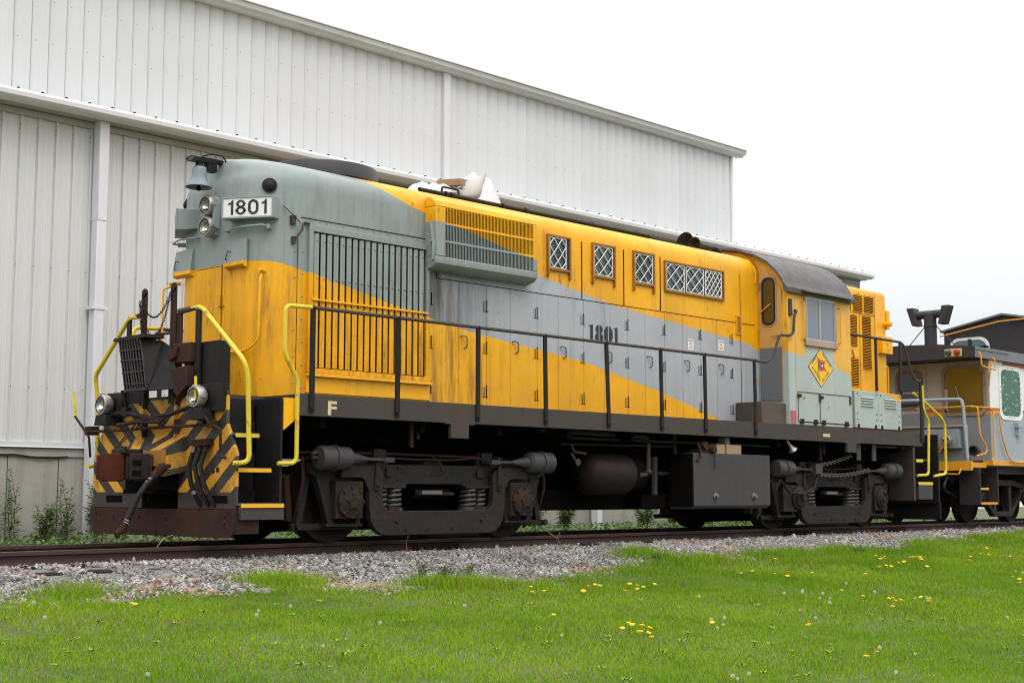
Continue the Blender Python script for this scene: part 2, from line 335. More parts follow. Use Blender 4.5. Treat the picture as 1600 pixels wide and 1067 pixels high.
# --- engine hood (plan outline, crowned roof)
def hood_outline(ins=0, xe=8.60, xf=-1.08, hw=.95, r=.5, n=9):
    hw -= ins; xf += min(ins, .05)+.06*ins; rr = min(max(r-ins*.35, .14), hw*.95); pts = [(xe, -hw)]
    for i in range(n+1):
        a = math.pi/2*i/n; pts.append((xf+rr-rr*math.sin(a), -(hw-rr)-rr*math.cos(a)))
    return pts+[(x, -y) for x, y in reversed(pts)]
def crowned(mb, outl, zs, m=None):
    rings = [[(x, y, z) for x, y in outl(i)] for i, z in zs]; n = len(rings[0]); v = [p for r in rings for p in r]
    fs = [(k*n+j, k*n+(j+1) % n, (k+1)*n+(j+1) % n, (k+1)*n+j) for k in range(len(rings)-1) for j in range(n)]
    fs.append(tuple((len(rings)-1)*n+j for j in range(n))); return mb.add(v, fs, m)
CROWN = [(0, 1.640), (0, 4.05), (.006, 4.12), (.025, 4.19), (.06, 4.245), (.12, 4.30), (.25, 4.355), (.5, 4.415), (.8, 4.445)]
hd = crowned(MB(), lambda i: hood_outline(i), CROWN).build('engine_hood', HOOD, loco, angle=50)
# roof seams and panel joints (thin proud straps)
sm = MB()
for x in (1.555, 4.30, 5.215, 6.06): sm.box(x, x+.014, -.957, -.94, 3.24, 4.04)
sm.box(1.55, 8.5, -.9555, -.94, 3.226, 3.234)
sm.box(-.606, -.602, -.9535, -.93, 1.66, 3.45); sm.box(-.56, 1.38, -.956, -.94, 3.695, 3.703)
for x in (8.1, ): sm.box(x, x+.008, -.955, -.94, 1.7, 4.0)
sm.build('panel_seam', DEEPBLK, loco)
# bolt rows beside the seams
bl = MB()
def bolts(mb, pts, nrm, r=.011, h=.008):
    for p in pts: mb.cyl(p, Vector(p)+Vector(nrm)*h, r, r*.8, 6)
bolts(bl, [(-.53, -.95, 1.75+.26*i) for i in range(8)]+[(-.42+.235*i, -.95, 3.68) for i in range(8)]+[(1.45, -.95, 1.8+.3*i) for i in range(7)]+[(-.64, -.945, 1.8+.3*i) for i in range(7)], (0, -1, 0))
bl.build('rivets', SAGEM, loco)
# --- radiator shutters
sh = MB()
x0, x1, z0, z1 = -.47, 1.41, 1.93, 3.62
sh.box(x0, x0+.06, -1.0, -.93, z0, z1); sh.box(x1-.06, x1, -1.0, -.93, z0, z1); sh.box(x0+.06, x1-.06, -1.0, -.93, z1-.07, z1); sh.box(x0+.06, x1-.06, -1.0, -.93, z0, z0+.05)
shp = sh.build('radiator_shutter', HOOD, loco, .004)
sb = MB(); sb.box(x0+.055, x1-.055, -.953, -.951, z0+.04, z1-.06); sb.build('shutter_back', DEEPBLK, shp)
n = 18
for i in range(n):
    xc = x0+.075+(x1-x0-.15)*(i+.5)/n; q = MB()
    q.prism([(xc-.034, -.957), (xc-.037, -.970), (xc-.045, -.982), (xc+.012, -.994), (xc+.028, -.980), (xc+.027, -.957)], 'Z', z0+.06, z1-.085)
    q.cyl((xc, -.990, 3.02), (xc, -1.0, 3.02), .016, .012, 8); q.cyl((xc, -.990, 3.45), (xc, -.998, 3.45), .012, .01, 8)
    q.build('shutter_slat', HOOD, shp)
b_ = MB(); b_.box(x0+.04, x1-.04, -1.014, -.994, 2.755, 2.775); bolts(b_, [(x0+.1+.104*i, -.99, 2.70) for i in range(18)], (0, -1, 0), .014, .014)
b_.build('shutter_bar', YELM, shp)
lb = MB(); lb.box(x0, x1+.02, -1.03, -.94, 1.885, 1.925); lb.box(x0, x1+.02, -.975, -.94, 1.70, 1.88); lb.box(x0+.9, x0+.96, -1.03, -.94, 1.925, 1.95)
lb.build('shutter_ledge', YELM, shp)
lk = MB(); lk.box(-.71, -.66, -.99, -.90, 3.60, 3.70); lk.box(-.69, -.65, -.985, -.92, 3.38, 3.46); lk.tube([(-.80, -.93, 3.80), (-.68, -1.0, 3.68), (-.60, -.99, 3.62)], .006, 6); lk.tube([(-.57, -.99, 3.62), (-.58, -1.0, 3.55), (-.66, -.99, 3.44)], .014, 6)
lk.cyl((-.52, -.96, 3.64), (-.46, -.99, 3.63), .02, .012); lk.build('latch', FRAME, loco)
# --- oil cooler grille box
g = MB()
y0 = -1.15
g.prism([(-.94, 3.30), (-1.09, 3.335), (-1.145, 3.385), (-1.15, 3.42), (-1.15, 3.47), (-.94, 3.47)], 'X', 1.36, 3.20)
g.prism([(-.94, 4.23), (-1.04, 4.215), (-1.12, 4.165), (-1.15, 4.09), (-.94, 4.09)], 'X', 1.36, 3.20)
g.box(1.36, 1.52, -1.15, -.94, 3.47, 4.09); g.box(3.12, 3.20, -1.15, -.94, 3.47, 4.09)
gp = g.build('grille_box', RADP, loco, .012)
MB().box(1.50, 3.14, -1.045, -1.035, 3.45, 4.11).build('grille_back', DEEPBLK, gp)
q = MB()
for i in range(62):
    x = 1.528+i*(1.59/61); q.box(x-.0038, x+.0038, -1.146, -1.140, 3.465, 4.095)
for z in (3.665, 3.885): q.box(1.51, 3.13, -1.150, -1.118, z-.013, z+.013)
q.build('grille_bars', RADP, gp)
q = MB(); q.tube([(1.352, -1.10, 3.42), (1.345, -1.12, 3.62), (1.352, -1.06, 3.9)], .02, 6); q.cyl((1.33, -1.08, 3.66), (1.40, -1.08, 3.66), .025); q.build('grille_hinge', SAGEM, gp)
# --- side doors
xs = [1.43, 1.932, 2.433, 2.871, 3.387, 3.806, 4.333, 4.77, 5.293, 5.687, 6.149, 6.582, 7.036, 7.448, 7.854]
def hinge(mb, x, z):
    mb.box(x-.005, x+.005, -.971, -.96, z-.07, z+.08); mb.box(x-.034, x-.029, -.967, -.96, z-.07, z+.055); mb.box(x-.062, x-.058, -.966, -.96, z-.07, z+.06)
    mb.box(x-.066, x+.03, -.966, -.9605, z-.076, z-.070)
for i in range(14):
    a, b_ = xs[i], xs[i+1]; zt = 3.215
    d = MB().box(a+.004, b_-.004, -.962, -.945, 1.665, zt).build('hood_door', HOOD, loco)
    if i % 2 == 1 or i == 0:
        for z in (2.96, 2.42, 1.86):
            hm = MB(); hinge(hm, b_-.002 if i else a+.03, z); hm.build('hinge', DEEPBLK, d)
    if i % 2 == 1:
        z = 2.46; xh = a+.09
        MB().tube(rounded([(xh-.05, -.962, z+.075), (xh-.045, -1.0, z+.08), (xh+.02, -1.005, z+.07), (xh+.03, -1.0, z-.06), (xh+.01, -.962, z-.075)], .03), .010, 6).build('door_handle', GREYM, d)
dk = MB()
for x in xs: dk.box(x-.003, x+.003, -.9545, -.95, 1.66, 3.22)
dk.build('door_gap', paint('seam_grime', (.03, .016, .008), .8, spec=.05), loco)
# danger notices
for x, z in ((6.78, 2.80), (7.56, 2.84)):
    sg = MB().box(x-.07, x+.07, -.9645, -.9625, z-.085, z+.075).build('warning_sign', WHITE, loco)
    text('warning_text', 'DANGER', (x-.062, -.9646, z+.038), (1, 0, 0), (0, 0, 1), .124, .026, REDI, sg)
    text('warning_text', '600', (x-.03, -.9646, z-.012), (1, 0, 0), (0, 0, 1), .06, .032, REDI, sg)
    text('warning_text', 'VOLTS', (x-.045, -.9646, z-.066), (1, 0, 0), (0, 0, 1), .09, .032, REDI, sg)
# fat-face road number
def moon(cx, cz, ro, rz, ri, side, n=18):
    o = [(cx+side*(ri+ (ro-ri)*math.sin(math.pi*i/n)), cz+rz*math.cos(math.pi*i/n)) for i in range(n+1)]
    return o+[(cx+side*ri, cz-rz*.96), (cx+side*(ri+.002), cz+rz*.96)]
nm = MB(); X0 = 4.435; zc = 2.785; hh = .118
def num_poly(pts): nm.prism(pts, 'Y', -.9648, -.9622)
def one(x):
    num_poly([(x+.034, zc-hh), (x+.092, zc-hh), (x+.092, zc+hh), (x+.034, zc+hh-.012)])
    num_poly([(x+.012, zc-hh), (x+.033, zc-hh), (x+.033, zc-hh+.014), (x+.012, zc-hh+.006)]); num_poly([(x+.094, zc-hh), (x+.11, zc-hh), (x+.11, zc-hh+.006), (x+.087, zc-hh+.014)])
    num_poly([(x, zc+hh-.028), (x+.033, zc+hh-.030), (x+.033, zc+hh-.012), (x, zc+hh-.018)])
one(X0); one(X0+.535)
for side in (-1, 1):
    num_poly(moon(X0+.225, zc+.060, .078, .060, .008, side)); num_poly(moon(X0+.225, zc-.056, .090, .064, .008, side)); num_poly(moon(X0+.425, zc, .096, .122, .010, side))
nm.build('road_number', INK, loco)
# --- engine-room windows with crossed white lattice
def lattice(x0, x1, z0, z1, nx, nz, y, parent):
    q = MB(); r = .007
    for a, b_ in (((x0, z0), (x1, z0)), ((x1, z0), (x1, z1)), ((x1, z1), (x0, z1)), ((x0, z1), (x0, z0))): q.cyl((a[0], y, a[1]), (b_[0], y, b_[1]), r, n=5)
    w_, h_ = (x1-x0)/nx, (z1-z0)/nz
    for d in (1, -1):
        for k in range(-max(nx, nz)*2, max(nx, nz)*2+1):
            # line through lattice: z = z0 + d*(x-x0)*h_/w_ + k*h_
            pts = []
            for x in (x0, x1):
                z = z0+d*(x-x0)*h_/w_+(k+(.5 if True else 0))*h_; pts.append([x, z])
            (xa, za), (xb, zb) = pts
            if za > zb: (xa, za), (xb, zb) = (xb, zb), (xa, za)
            if zb <= z0 or za >= z1 or zb-za < 1e-6: continue
            t0 = max(0, (z0-za)/(zb-za)); t1 = min(1, (z1-za)/(zb-za))
            p = (xa+(xb-xa)*t0, za+(zb-za)*t0); e_ = (xa+(xb-xa)*t1, za+(zb-za)*t1)
            if math.dist(p, e_) < .02: continue
            mid = ((p[0]+e_[0])/2+random.uniform(-.006, .006), (p[1]+e_[1])/2+random.uniform(-.006, .006))
            q.tube([(p[0], y, p[1]), (mid[0], y-.004, mid[1]), (e_[0], y, e_[1])], r, 5)
    return q.build('window_lattice', WHITE, parent)
def eng_window(x0, x1, z0, z1, cells, slat=True):
    fr = MB(); t = .03; y0, y1 = -.985, -.94
    fr.box(x0-t, x0, y0, y1, z0-t-.10 if len(cells) == 1 else z0-t, z1+t); fr.box(x1, x1+t, y0, y1, z0-t-.10 if len(cells) == 1 else z0-t, z1+t)
    fr.box(x0, x1, y0, y1, z1, z1+t); fr.box(x0, x1, y0, y1, z0-t, z0)
    win = fr.build('engine_room_window', FRO, loco, .003)
    MB().box(x0, x1, -.953, -.9515, z0, z1).build('pane', GLASS, win)
    if slat:
        q = MB()
        for i in range(13):
            z = z0+(i+.5)*(z1-z0)/13; q.add([(x0, -.955, z+.012), (x1, -.955, z+.012), (x1, -.966, z-.012), (x0, -.966, z-.012)], [(0, 1, 2, 3)])
        q.build('slats', SLAT, win)
    for a, b_, nx, nz in cells: lattice(a, b_, z0+.012, z1-.012, nx, nz, -.972, win)
FRO = paint('rusty_orange_frame', (.36, .14, .012), .6, (.06, .03, .015), .6, .5, .3)
SLAT = plain('blue_black_slats', (.035, .055, .06), .4)
eng_window(3.615, 4.03, 3.60, 4.03, [(3.63, 3.96, 2, 2)])
eng_window(4.545, 4.985, 3.60, 4.03, [(4.555, 4.95, 2, 2)], False)
eng_window(5.452, 5.885, 3.60, 4.03, [(5.46, 5.86, 2, 2)])
eng_window(6.185, 7.62, 3.565, 3.975, [(6.20, 6.63, 2, 2), (6.68, 7.11, 2, 2), (7.16, 7.58, 4, 3)], False)
q = MB(); q.box(7.97, 8.10, -.975, -.945, 3.05, 3.35); wl = q.build('step_pocket', YELM, loco); MB().box(7.985, 8.085, -.978, -.9755, 3.065, 3.335).build('pocket_recess', FRO, wl)
# --- roof fittings
fan = MB(); fan.lathe([(.71, 4.37), (.71, 4.53), (.70, 4.545), (.685, 4.53), (.675, 4.42)], (.46, 0, 0), (0, 0, 1), 48); fan.build('radiator_fan_shroud', FANM, loco)
q = MB()
for k in range(5): q.tube([(.46+.67*math.cos(math.pi*2*j/24)*(.25+.17*k), .67*math.sin(math.pi*2*j/24)*(.25+.17*k), 4.50) for j in range(24)], .006, 4, closed=True)
q.build('fan_guard', FANM, loco)
q = MB(); q.tube([(1.55, -.62, 4.405), (3.3, -.62, 4.41), (6.2, -.66, 4.40)], .028, 8)
for x in (2.0, 2.1, 3.05, 3.5, 4.9, 5.9): q.cyl((x, -.62, 4.405), (x+.05, -.62, 4.405), .045, n=10)
q.tube(rounded([(1.95, -.62, 4.40), (1.95, -.62, 4.50), (2.25, -.62, 4.50), (2.25, -.62, 4.40)], .04), .014, 6)
q.build('roof_conduit', BLACK, loco)
q = MB()
for x in (3.35, 3.7, 4.6, 5.4, 6.2): q.tube(rounded([(x, -.55, 4.36), (x, -.55, 4.45), (x+.12, -.55, 4.45), (x+.12, -.55, 4.36)], .03), .010, 6)
q.build('lifting_eye', BLACK, loco)
q = MB()
q.lathe([(.03, 0), (.05, .15), (.075, .35), (.16, .48), (.17, .50), (.16, .50), (.05, .38)], (8.05, -.30, 4.50), (-1, .0, .05), 20)
q.lathe([(.03, 0), (.04, .2), (.06, .42), (.11, .52), (.10, .53), (.03, .45)], (7.95, -.52, 4.46), (-1, -.1, .0), 16)
q.lathe([(.03, 0), (.04, .2), (.05, .5), (.09, .62), (.08, .62)], (7.6, .05, 4.49), (-1, .1, 0), 16)
q.tube(rounded([(8.25, -.5, 4.30), (8.22, -.48, 4.47), (7.9, -.42, 4.50)], .08), .035, 8); q.box(7.8, 8.25, -.45, -.15, 4.42, 4.46)
q.build('air_horn', BLACK, loco)
# nose end seam curves at hood rear
q = MB(); q.tube(rounded([(8.52, -.96, 3.9), (8.52, -.97, 4.12), (8.56, -.80, 4.34), (8.58, -.62, 4.42)], .1), .012, 6); q.build('corner_trim', YELM, loco)
# --- nose details
def oval(cy, cz, hw, hh, n=8, p=.85):
    r0 = hw*p; out = []
    for qx, qz, a0 in ((1, 1, 0), (-1, 1, 90), (-1, -1, 180), (1, -1, 270)):
        for i in range(n+1):
            a = math.radians(a0+90*i/n); out.append((cy+qx*(hw-r0)+r0*math.cos(a), cz+qz*(hh-r0)+r0*math.sin(a)))
    return out
def ring(outer, inner, ax, a, b_, mb):
    n = len(outer)
    def P(p, t): return {'X': (t, p[0], p[1]), 'Y': (p[0], t, p[1])}[ax]
    v = [P(p, t) for t in (a, b_) for L_ in (outer, inner) for p in L_]
    fs = []
    for i in range(n):
        j = (i+1) % n; fs += [(i, j, n+j, n+i), (2*n+i, 2*n+j, 3*n+j, 3*n+i), (i, j, 2*n+j, 2*n+i), (n+i, n+j, 3*n+j, 3*n+i)]
    return mb.add(v, fs)
def on(c, n_, mb, start=0):      # move shapes built facing -y at the origin onto the nose with outward normal n_
    a = math.atan2(n_[0], -n_[1]); return mb.xf(Matrix.Translation(c) @ Matrix.Rotation(a, 4, 'Z'), start)
def headlamp(c, n_, name, r=.112, parent=None):
    q = MB(); q.lathe([(r*.72, .0), (r*.95, .03), (r, .07), (r, .115), (r*.95, .128), (r*.80, .130), (r*.74, .118), (r*.70, .10)], (0, 0, 0), (0, -1, 0), 28, cap=(1, 0))
    for s in (-1, 1): q.box(s*r-.016, s*r+.016, -.12, -.06, -.012, .012)
    q.box(-.012, .012, -.135, -.05, r-.016, r+.008); q.cyl((-r-.03, -.12, 0), (-r+.01, -.12, 0), .006, n=6)
    on(c, n_, q); h = q.build(name, SILV, parent or loco)
    q = MB(); q.lathe([(r*.01, -.055), (r*.35, -.045), (r*.6, -.015), (r*.745, .025)], (0, -.085, 0), (0, -1, 0), 24, cap=(0, 0)); on(c, n_, q); q.build('reflector', REFL, h, angle=80)
    q = MB(); q.lathe([(r*.16, 0), (r*.16, .012)], (0, -.09, 0), (0, -1, 0), 14); on(c, n_, q); q.build('bulb_cap', SILV, h)
    q = MB(); ring([(r*.80*math.cos(a), r*.80*math.sin(a)) for a in [2*math.pi*k/28 for k in range(28)]], [(r*.73*math.cos(a), r*.73*math.sin(a)) for a in [2*math.pi*k/28 for k in range(28)]], 'Y', -.134, -.128, q); on(c, n_, q); q.build('lamp_gasket', BLACK, h)
    return h
hb = MB(); hb.prism([(-.105, 3.62+.0), (-.085, 3.53), (0, 3.50), (.085, 3.53), (.105, 3.62), (.105, 3.88), (.085, 3.97), (0, 4.0), (-.085, 3.97), (-.105, 3.88)], 'X', -1.14, -1.06); hb.box(-1.18, -1.10, -.125, -.09, 3.60, 3.90)
hb.build('headlight_bracket', SAGEM, loco, .004)
headlamp((-1.10, 0, 3.875), (-1, 0, 0), 'headlight', .120); headlamp((-1.10, 0, 3.625), (-1, 0, 0), 'headlight', .120)
def number_board(sg):
    n_ = Vector((-math.cos(math.radians(32)), sg*-math.sin(math.radians(32)), 0)); c = Vector((-1.135, sg*-.715, 3.765)); c = c+Vector((.0, 0, 0))
    q = MB(); W2, H2 = .31, .125
    # box whose bottom tapers back to the nose
    q.prism([(0, -H2), (.10, -H2), (.30, -H2+.03), (.30, H2), (0, H2)], 'X', -W2, W2)
    on(c, n_, q); b_ = q.build('number_board', SAGEM, loco, .006)
    q = MB(); t = .018
    for a in ((-W2, W2, H2-t, H2), (-W2, W2, -H2, -H2+t), (-W2, -W2+t, -H2+t, H2-t), (W2-t, W2, -H2+t, H2-t)): q.box(a[0], a[1], -.016, -.001, a[2], a[3])
    on(c, n_, q); q.build('board_frame', SAGEM, b_)
    q = MB(); q.box(-W2+t, W2-t, -.006, -.002, -H2+t, H2-t); on(c, n_, q); q.build('board_face', WHITE, b_)
    xd = Vector((0, 0, 1)).cross(n_)
    q = MB(); y0_, y1_ = -.0095, -.0065
    def one_(cx): q.prism([(cx-.003, -.083), (cx+.026, -.083), (cx+.026, .083), (cx+.008, .083), (cx-.006, .060), (cx-.036, .050), (cx-.036, .030), (cx-.003, .034)], 'Y', y0_, y1_)
    one_(-.195); one_(.205)
    def rg(cx, cz_, w1, h1, w2, h2): ring(oval(cx, cz_, w1, h1, p=1), oval(cx, cz_, w2, h2, p=1), 'Y', y0_, y1_, q)
    rg(-.080, .040, .056, .045, .027, .022); rg(-.080, -.036, .063, .049, .031, .025); rg(.070, 0, .063, .086, .031, .058)
    on(c, n_, q); q.build('board_digits', INK, b_)
number_board(1); number_board(-1)
for sg in (1, -1):
    q = MB(); pth = [(-1.08, sg*-.30, 3.545), (-1.16, sg*-.30, 3.535), (-1.15, sg*-.62, 3.555), (-1.06, sg*-.92, 3.55), (-.97, sg*-.86, 3.545)]
    q.tube(rounded(pth, .06), .012, 8); q.cyl((-.90, sg*-.82, 3.545), (-.99, sg*-.90, 3.545), .028, n=10); q.build('grab_iron', SAGEM, loco)
    q = MB(); q.lathe([(.085, 0), (.085, .012), (.062, .014), (.058, .03), (.03, .045), (.001, .05)], (-.92, sg*-.826, 4.03), (-.68, sg*-.73, .05), 24); q.build('class_light', BLACK, loco)
    q = MB(); y0 = -.455 if sg > 0 else .60
    q.prism([(-1.075, 3.10), (-1.12, 3.11), (-1.14, 3.13), (-1.10, 3.43), (-1.075, 3.43)], 'Y', y0-.19, y0+.17); hp = q.build('nose_hatch', HOOD, loco, .003)
    q = MB(); q.tube([(-1.09, y0+.13, 3.20), (-1.15, y0+.13, 3.21), (-1.15, y0+.09, 3.30), (-1.09, y0+.06, 3.30)], .006, 5); q.build('hatch_handle', DEEPBLK, hp)
# nose door and pipes
d = MB().box(-1.092, -1.075, -.165, .325, 1.70, 3.155).build('nose_door', HOOD, loco, .003)
q = MB(); q.box(-1.083, -1.0795, -.176, .336, 1.69, 3.165); q.build('door_gap', DEEPBLK, d)
q = MB()
for z in (2.75, 1.92): q.box(-1.098, -1.09, -.235, -.13, z-.065, z-.055); q.box(-1.098, -1.088, -.185, -.165, z-.06, z+.07)
q.build('hinge', FRO, d)
q = MB(); q.cyl((-1.09, -.25, 2.27), (-1.13, -.25, 2.27), .016); q.tube([(-1.12, -.25, 2.27), (-1.125, -.17, 2.22), (-1.125, -.05, 2.18)], .008, 6); q.build('door_handle', YELM, d)
q = MB(); q.tube(rounded([(-.985, -.80, 3.02), (-1.03, -.83, 2.95), (-1.04, -.83, 2.25), (-1.09, -.65, 2.14), (-1.12, -.20, 2.16)], .09), .013, 8); q.cyl((-.95, -.78, 3.05), (-1.04, -.84, 3.06), .03, .02, 10); q.build('nose_pipe', YELM, loco)
q = MB(); q.tube(rounded([(-1.06, .86, 3.03), (-1.16, .93, 3.0), (-1.16, .93, 2.14), (-1.07, .84, 2.13)], .05), .013, 8); q.cyl((-1.0, .8, 3.06), (-1.12, .87, 3.06), .025, n=8); q.build('nose_pipe', YELM, loco)
# bell
q = MB(); q.lathe([(.045, .245), (.075, .235), (.083, .20), (.088, .12), (.105, .07), (.140, .035), (.158, .0), (.150, -.004), (.12, .02), (.05, .12), (.01, .13)], (-1.30, .02, 4.075), (.02, 0, 1), 32)
bell = q.build('bell', paint('bell_grey', (.20, .25, .28), .45, (.04, .04, .04), .4, .5, .3), loco, angle=60)
q = MB(); q.lathe([(.001, -.03), (.02, -.02), (.026, 0), (.02, .02), (.01, .10)], (-1.30, .02, 4.06), (0, 0, 1), 12); q.cyl((-1.22, -.06, 4.09), (-1.30, -.04, 4.12), .014, n=8); q.build('clapper', DEEPBLK, bell)
q = MB(); q.cyl((-1.30, .02, 4.30), (-1.30, .02, 4.39), .05, .04, 10); q.prism([(-1.44, 4.37), (-1.40, 4.42), (-1.20, 4.43), (-1.0, 4.43), (-.98, 4.40), (-1.12, 4.375)], 'Y', -.03, .07)
q.tube(rounded([(-1.42, .1, 4.40), (-1.36, .1, 4.45), (-1.25, .1, 4.44)], .03), .016, 6); q.tube(rounded([(-1.30, -.04, 4.43), (-1.20, -.08, 4.47), (-1.05, -.10, 4.46), (-1.0, -.08, 4.40)], .04), .010, 6); q.box(-1.2, -1.08, -.02, .08, 4.28, 4.40)
q.build('bell_bracket', BLACK, bell)
# --- cab
def arc_roof(off=0., hw=1.5):
    base = [(-1.475, 3.74), (-1.462, 3.85), (-1.425, 3.93), (-1.34, 4.05), (-1.15, 4.225), (-.90, 4.36), (-.60, 4.46), (-.30, 4.515), (0, 4.53)]
    pts = []
    for y, z in base:
        nrm = Vector((y, (z-3.2)*.9)).normalized(); pts.append((y+nrm.x*off, z+nrm.y*off))
    return pts+[(-y, z) for y, z in reversed(pts[:-1])]
c = MB(); prof = [(-1.5, 1.642), (-1.5, 3.76)]+arc_roof(0)[1:-1]+[(1.5, 3.76), (1.5, 1.642)]
c.prism(prof, 'X', 8.605, 10.50); cab = c.build('cab', CABP, loco, .012)
r = MB(); outer = arc_roof(.045); inner = arc_roof(.008)
r.prism([(-1.56, 3.72), (-1.565, 3.80)]+outer[1:-1]+[(1.565, 3.80), (1.56, 3.72), (1.51, 3.72)]+list(reversed(inner[1:-1]))+[(-1.51, 3.72)], 'X', 8.50, 10.56); r.build('cab_roof', ROOFM, loco, .004)
rh = MB(); rh.box(8.95, 9.5, -.25, .30, 4.55, 4.625); rh.build('roof_hatch', FANM, loco, .01)
# cab front door (between hood and cab corner)
d = MB(); xd = 8.605
d.prism([(-.985, 2.02), (-1.40, 2.02), (-1.40, 3.78), (-1.30, 3.93), (-1.12, 4.11), (-.985, 4.14)], 'X', xd-.022, xd-.002); dr = d.build('cab_door', ORAN, loco, .004)
q = MB().box(xd-.0245, xd-.0225, -1.398, -.987, 2.022, 2.862); q.build('door_panel', GREYM, dr)
cy, cz = -1.165, 3.605
dw = ring(oval(cy, cz, .150, .405), oval(cy, cz, .125, .38), 'X', xd-.030, xd-.0225, MB()).build('door_window', paint('bare_metal', (.34, .27, .22), .5, (.1, .05, .03), .4, .4, .4), dr)
ring(oval(cy, cz, .125, .38), oval(cy, cz, .100, .355), 'X', xd-.036, xd-.0225, MB()).build('gasket', BLACK, dw)
MB().prism(oval(cy, cz, .102, .357), 'X', xd-.026, xd-.023).build('pane', GLASSB, dw)
q = MB(); q.tube([(xd-.04, -1.01, 3.43), (xd-.05, -1.12, 3.50), (xd-.04, -1.21, 3.56)], .010, 6); q.build('wiper', YELM, dr)
q = MB(); q.cyl((xd-.02, -1.33, 3.06), (xd-.07, -1.33, 3.06), .02); q.tube([(xd-.06, -1.33, 3.06), (xd-.06, -1.22, 3.04)], .010, 6); q.build('door_handle', ORAN, dr)
q = MB()
for z in (3.9, 3.87): pass
for z in (3.85, 2.35): q.box(xd-.03, xd-.022, -1.0, -.99, z-.07, z+.07); q.box(xd-.03, xd-.022, -1.03, -1.025, z-.06, z+.06)
q.build('hinge', FRO, dr)
# cab side window
x0, x1, z0, z1 = 9.12, 9.975, 3.015, 3.70
WORN = paint('worn_pink_trim', (.42, .30, .24), .6, (.16, .08, .05), .4, .5, .4)
q = MB(); t = .05
q.box(x0-t, x0, -1.525, -1.49, z0-t, z1+.02); q.box(x1, x1+t, -1.525, -1.49, z0-t, z1+.02); q.box(x0-t, x1+t, -1.54, -1.49, z0-t-.05, z0-.001)
q.box(x0-t+.02, x1+t-.02, -1.525, -1.49, z1+.0, z1+.035); cw = q.build('cab_window', WORN, loco, .006)
q = MB(); ALU = paint('aluminium', (.40, .40, .38), .4, metal=.5)
for a in ((x0, x0+.03, z0, z1), (x1-.03, x1, z0, z1), (9.50, 9.545, z0, z1)): q.box(a[0], a[1], -1.517, -1.50, a[2], a[3])
q.box(x0+.03, x1-.03, -1.516, -1.50, z0, z0+.025); q.box(x0+.03, x1-.03, -1.516, -1.50, z1-.03, z1); q.build('sash', ALU, cw)
MB().box(x0+.02, x1-.02, -1.508, -1.5015, z0+.01, z1-.01).build('pane', GLASSR, cw)
q = MB(); q.prism([(-1.50, 3.81), (-1.64, 3.77), (-1.645, 3.755), (-1.50, 3.785)], 'X', 8.92, 10.40); q.build('rain_visor', ROOFM, loco)
q = MB(); q.box(8.93, 10.39, -1.53, -1.50, 3.74, 3.775); q.build('visor_track', WORN, loco)
for x in (9.0, 10.10):
    q = MB(); q.tube(rounded([(x, -1.50, 3.60), (x, -1.55, 3.60), (x, -1.55, 3.02), (x, -1.50, 3.02)], .02), .011, 6); q.build('grab_iron', YELM, loco)
# emblem: yellow diamond, black edge, red pennant
cx, cz, hw, hh = 9.545, 2.585, .385, .325
em = MB().prism([(cx-hw, cz), (cx, cz-hh), (cx+hw, cz), (cx, cz+hh)], 'Y', -1.5035, -1.5005).build('railroad_emblem', INK, loco)
k_ = .955; MB().prism([(cx-hw*k_, cz), (cx, cz-hh*k_), (cx+hw*k_, cz), (cx, cz+hh*k_)], 'Y', -1.5055, -1.5037).build('emblem_face', paint('emblem_yellow', (.80, .47, .03), .5, blotch=.05, streak=.05, bm=0), em)
q = MB(); q.prism([(cx-.085, cz+.155), (cx+.0, cz+.12), (cx+.13, cz+.115), (cx+.085, cz+.035), (cx+.165, cz-.045), (cx+.03, cz-.045), (cx-.06, cz-.05)], 'Y', -1.5075, -1.5057); q.build('emblem_flag', plain('flag_red', (.52, .06, .02), .5), em)
q = MB(); q.tube([(cx-.10, -1.507, cz+.17), (cx-.065, -1.507, cz-.15)], .005, 5); q.cyl((cx+.03, -1.5077, cz+.035), (cx+.03, -1.5085, cz+.035), .045, n=20); q.build('emblem_ink', INK, em)
q = MB(); q.cyl((cx+.03, -1.5087, cz+.035), (cx+.03, -1.5095, cz+.035), .026, n=18); q.build('emblem_dot', WHITE, em)
ul = math.hypot(hw, hh); dxy = Vector((hw/ul, 0, hh/ul)); dn = Vector((hw/ul, 0, -hh/ul))
def etext(s_, p, xdir, wd, ht):
    xdir = Vector(xdir); ud = Vector((-xdir.z, 0, xdir.x)); text('emblem_lettering', s_, p, xdir, ud, wd, ht, INK, em, .0)
def epos(px, pz): return (px, -1.5062, pz)
etext('DEPEW', Vector(epos(cx-hw*.66, cz+hh*.16)), dxy, .20, .042)
etext('LANCASTER', Vector(epos(cx+hw*.06, cz+hh*.72)), dn, .34, .042)
etext('& WESTERN', Vector(epos(cx-hw*.73, cz-hh*.04)), dn, .31, .042)
etext('R.R. CORP.', Vector(epos(cx+hw*.12, cz-hh*.72)), dxy, .26, .042)
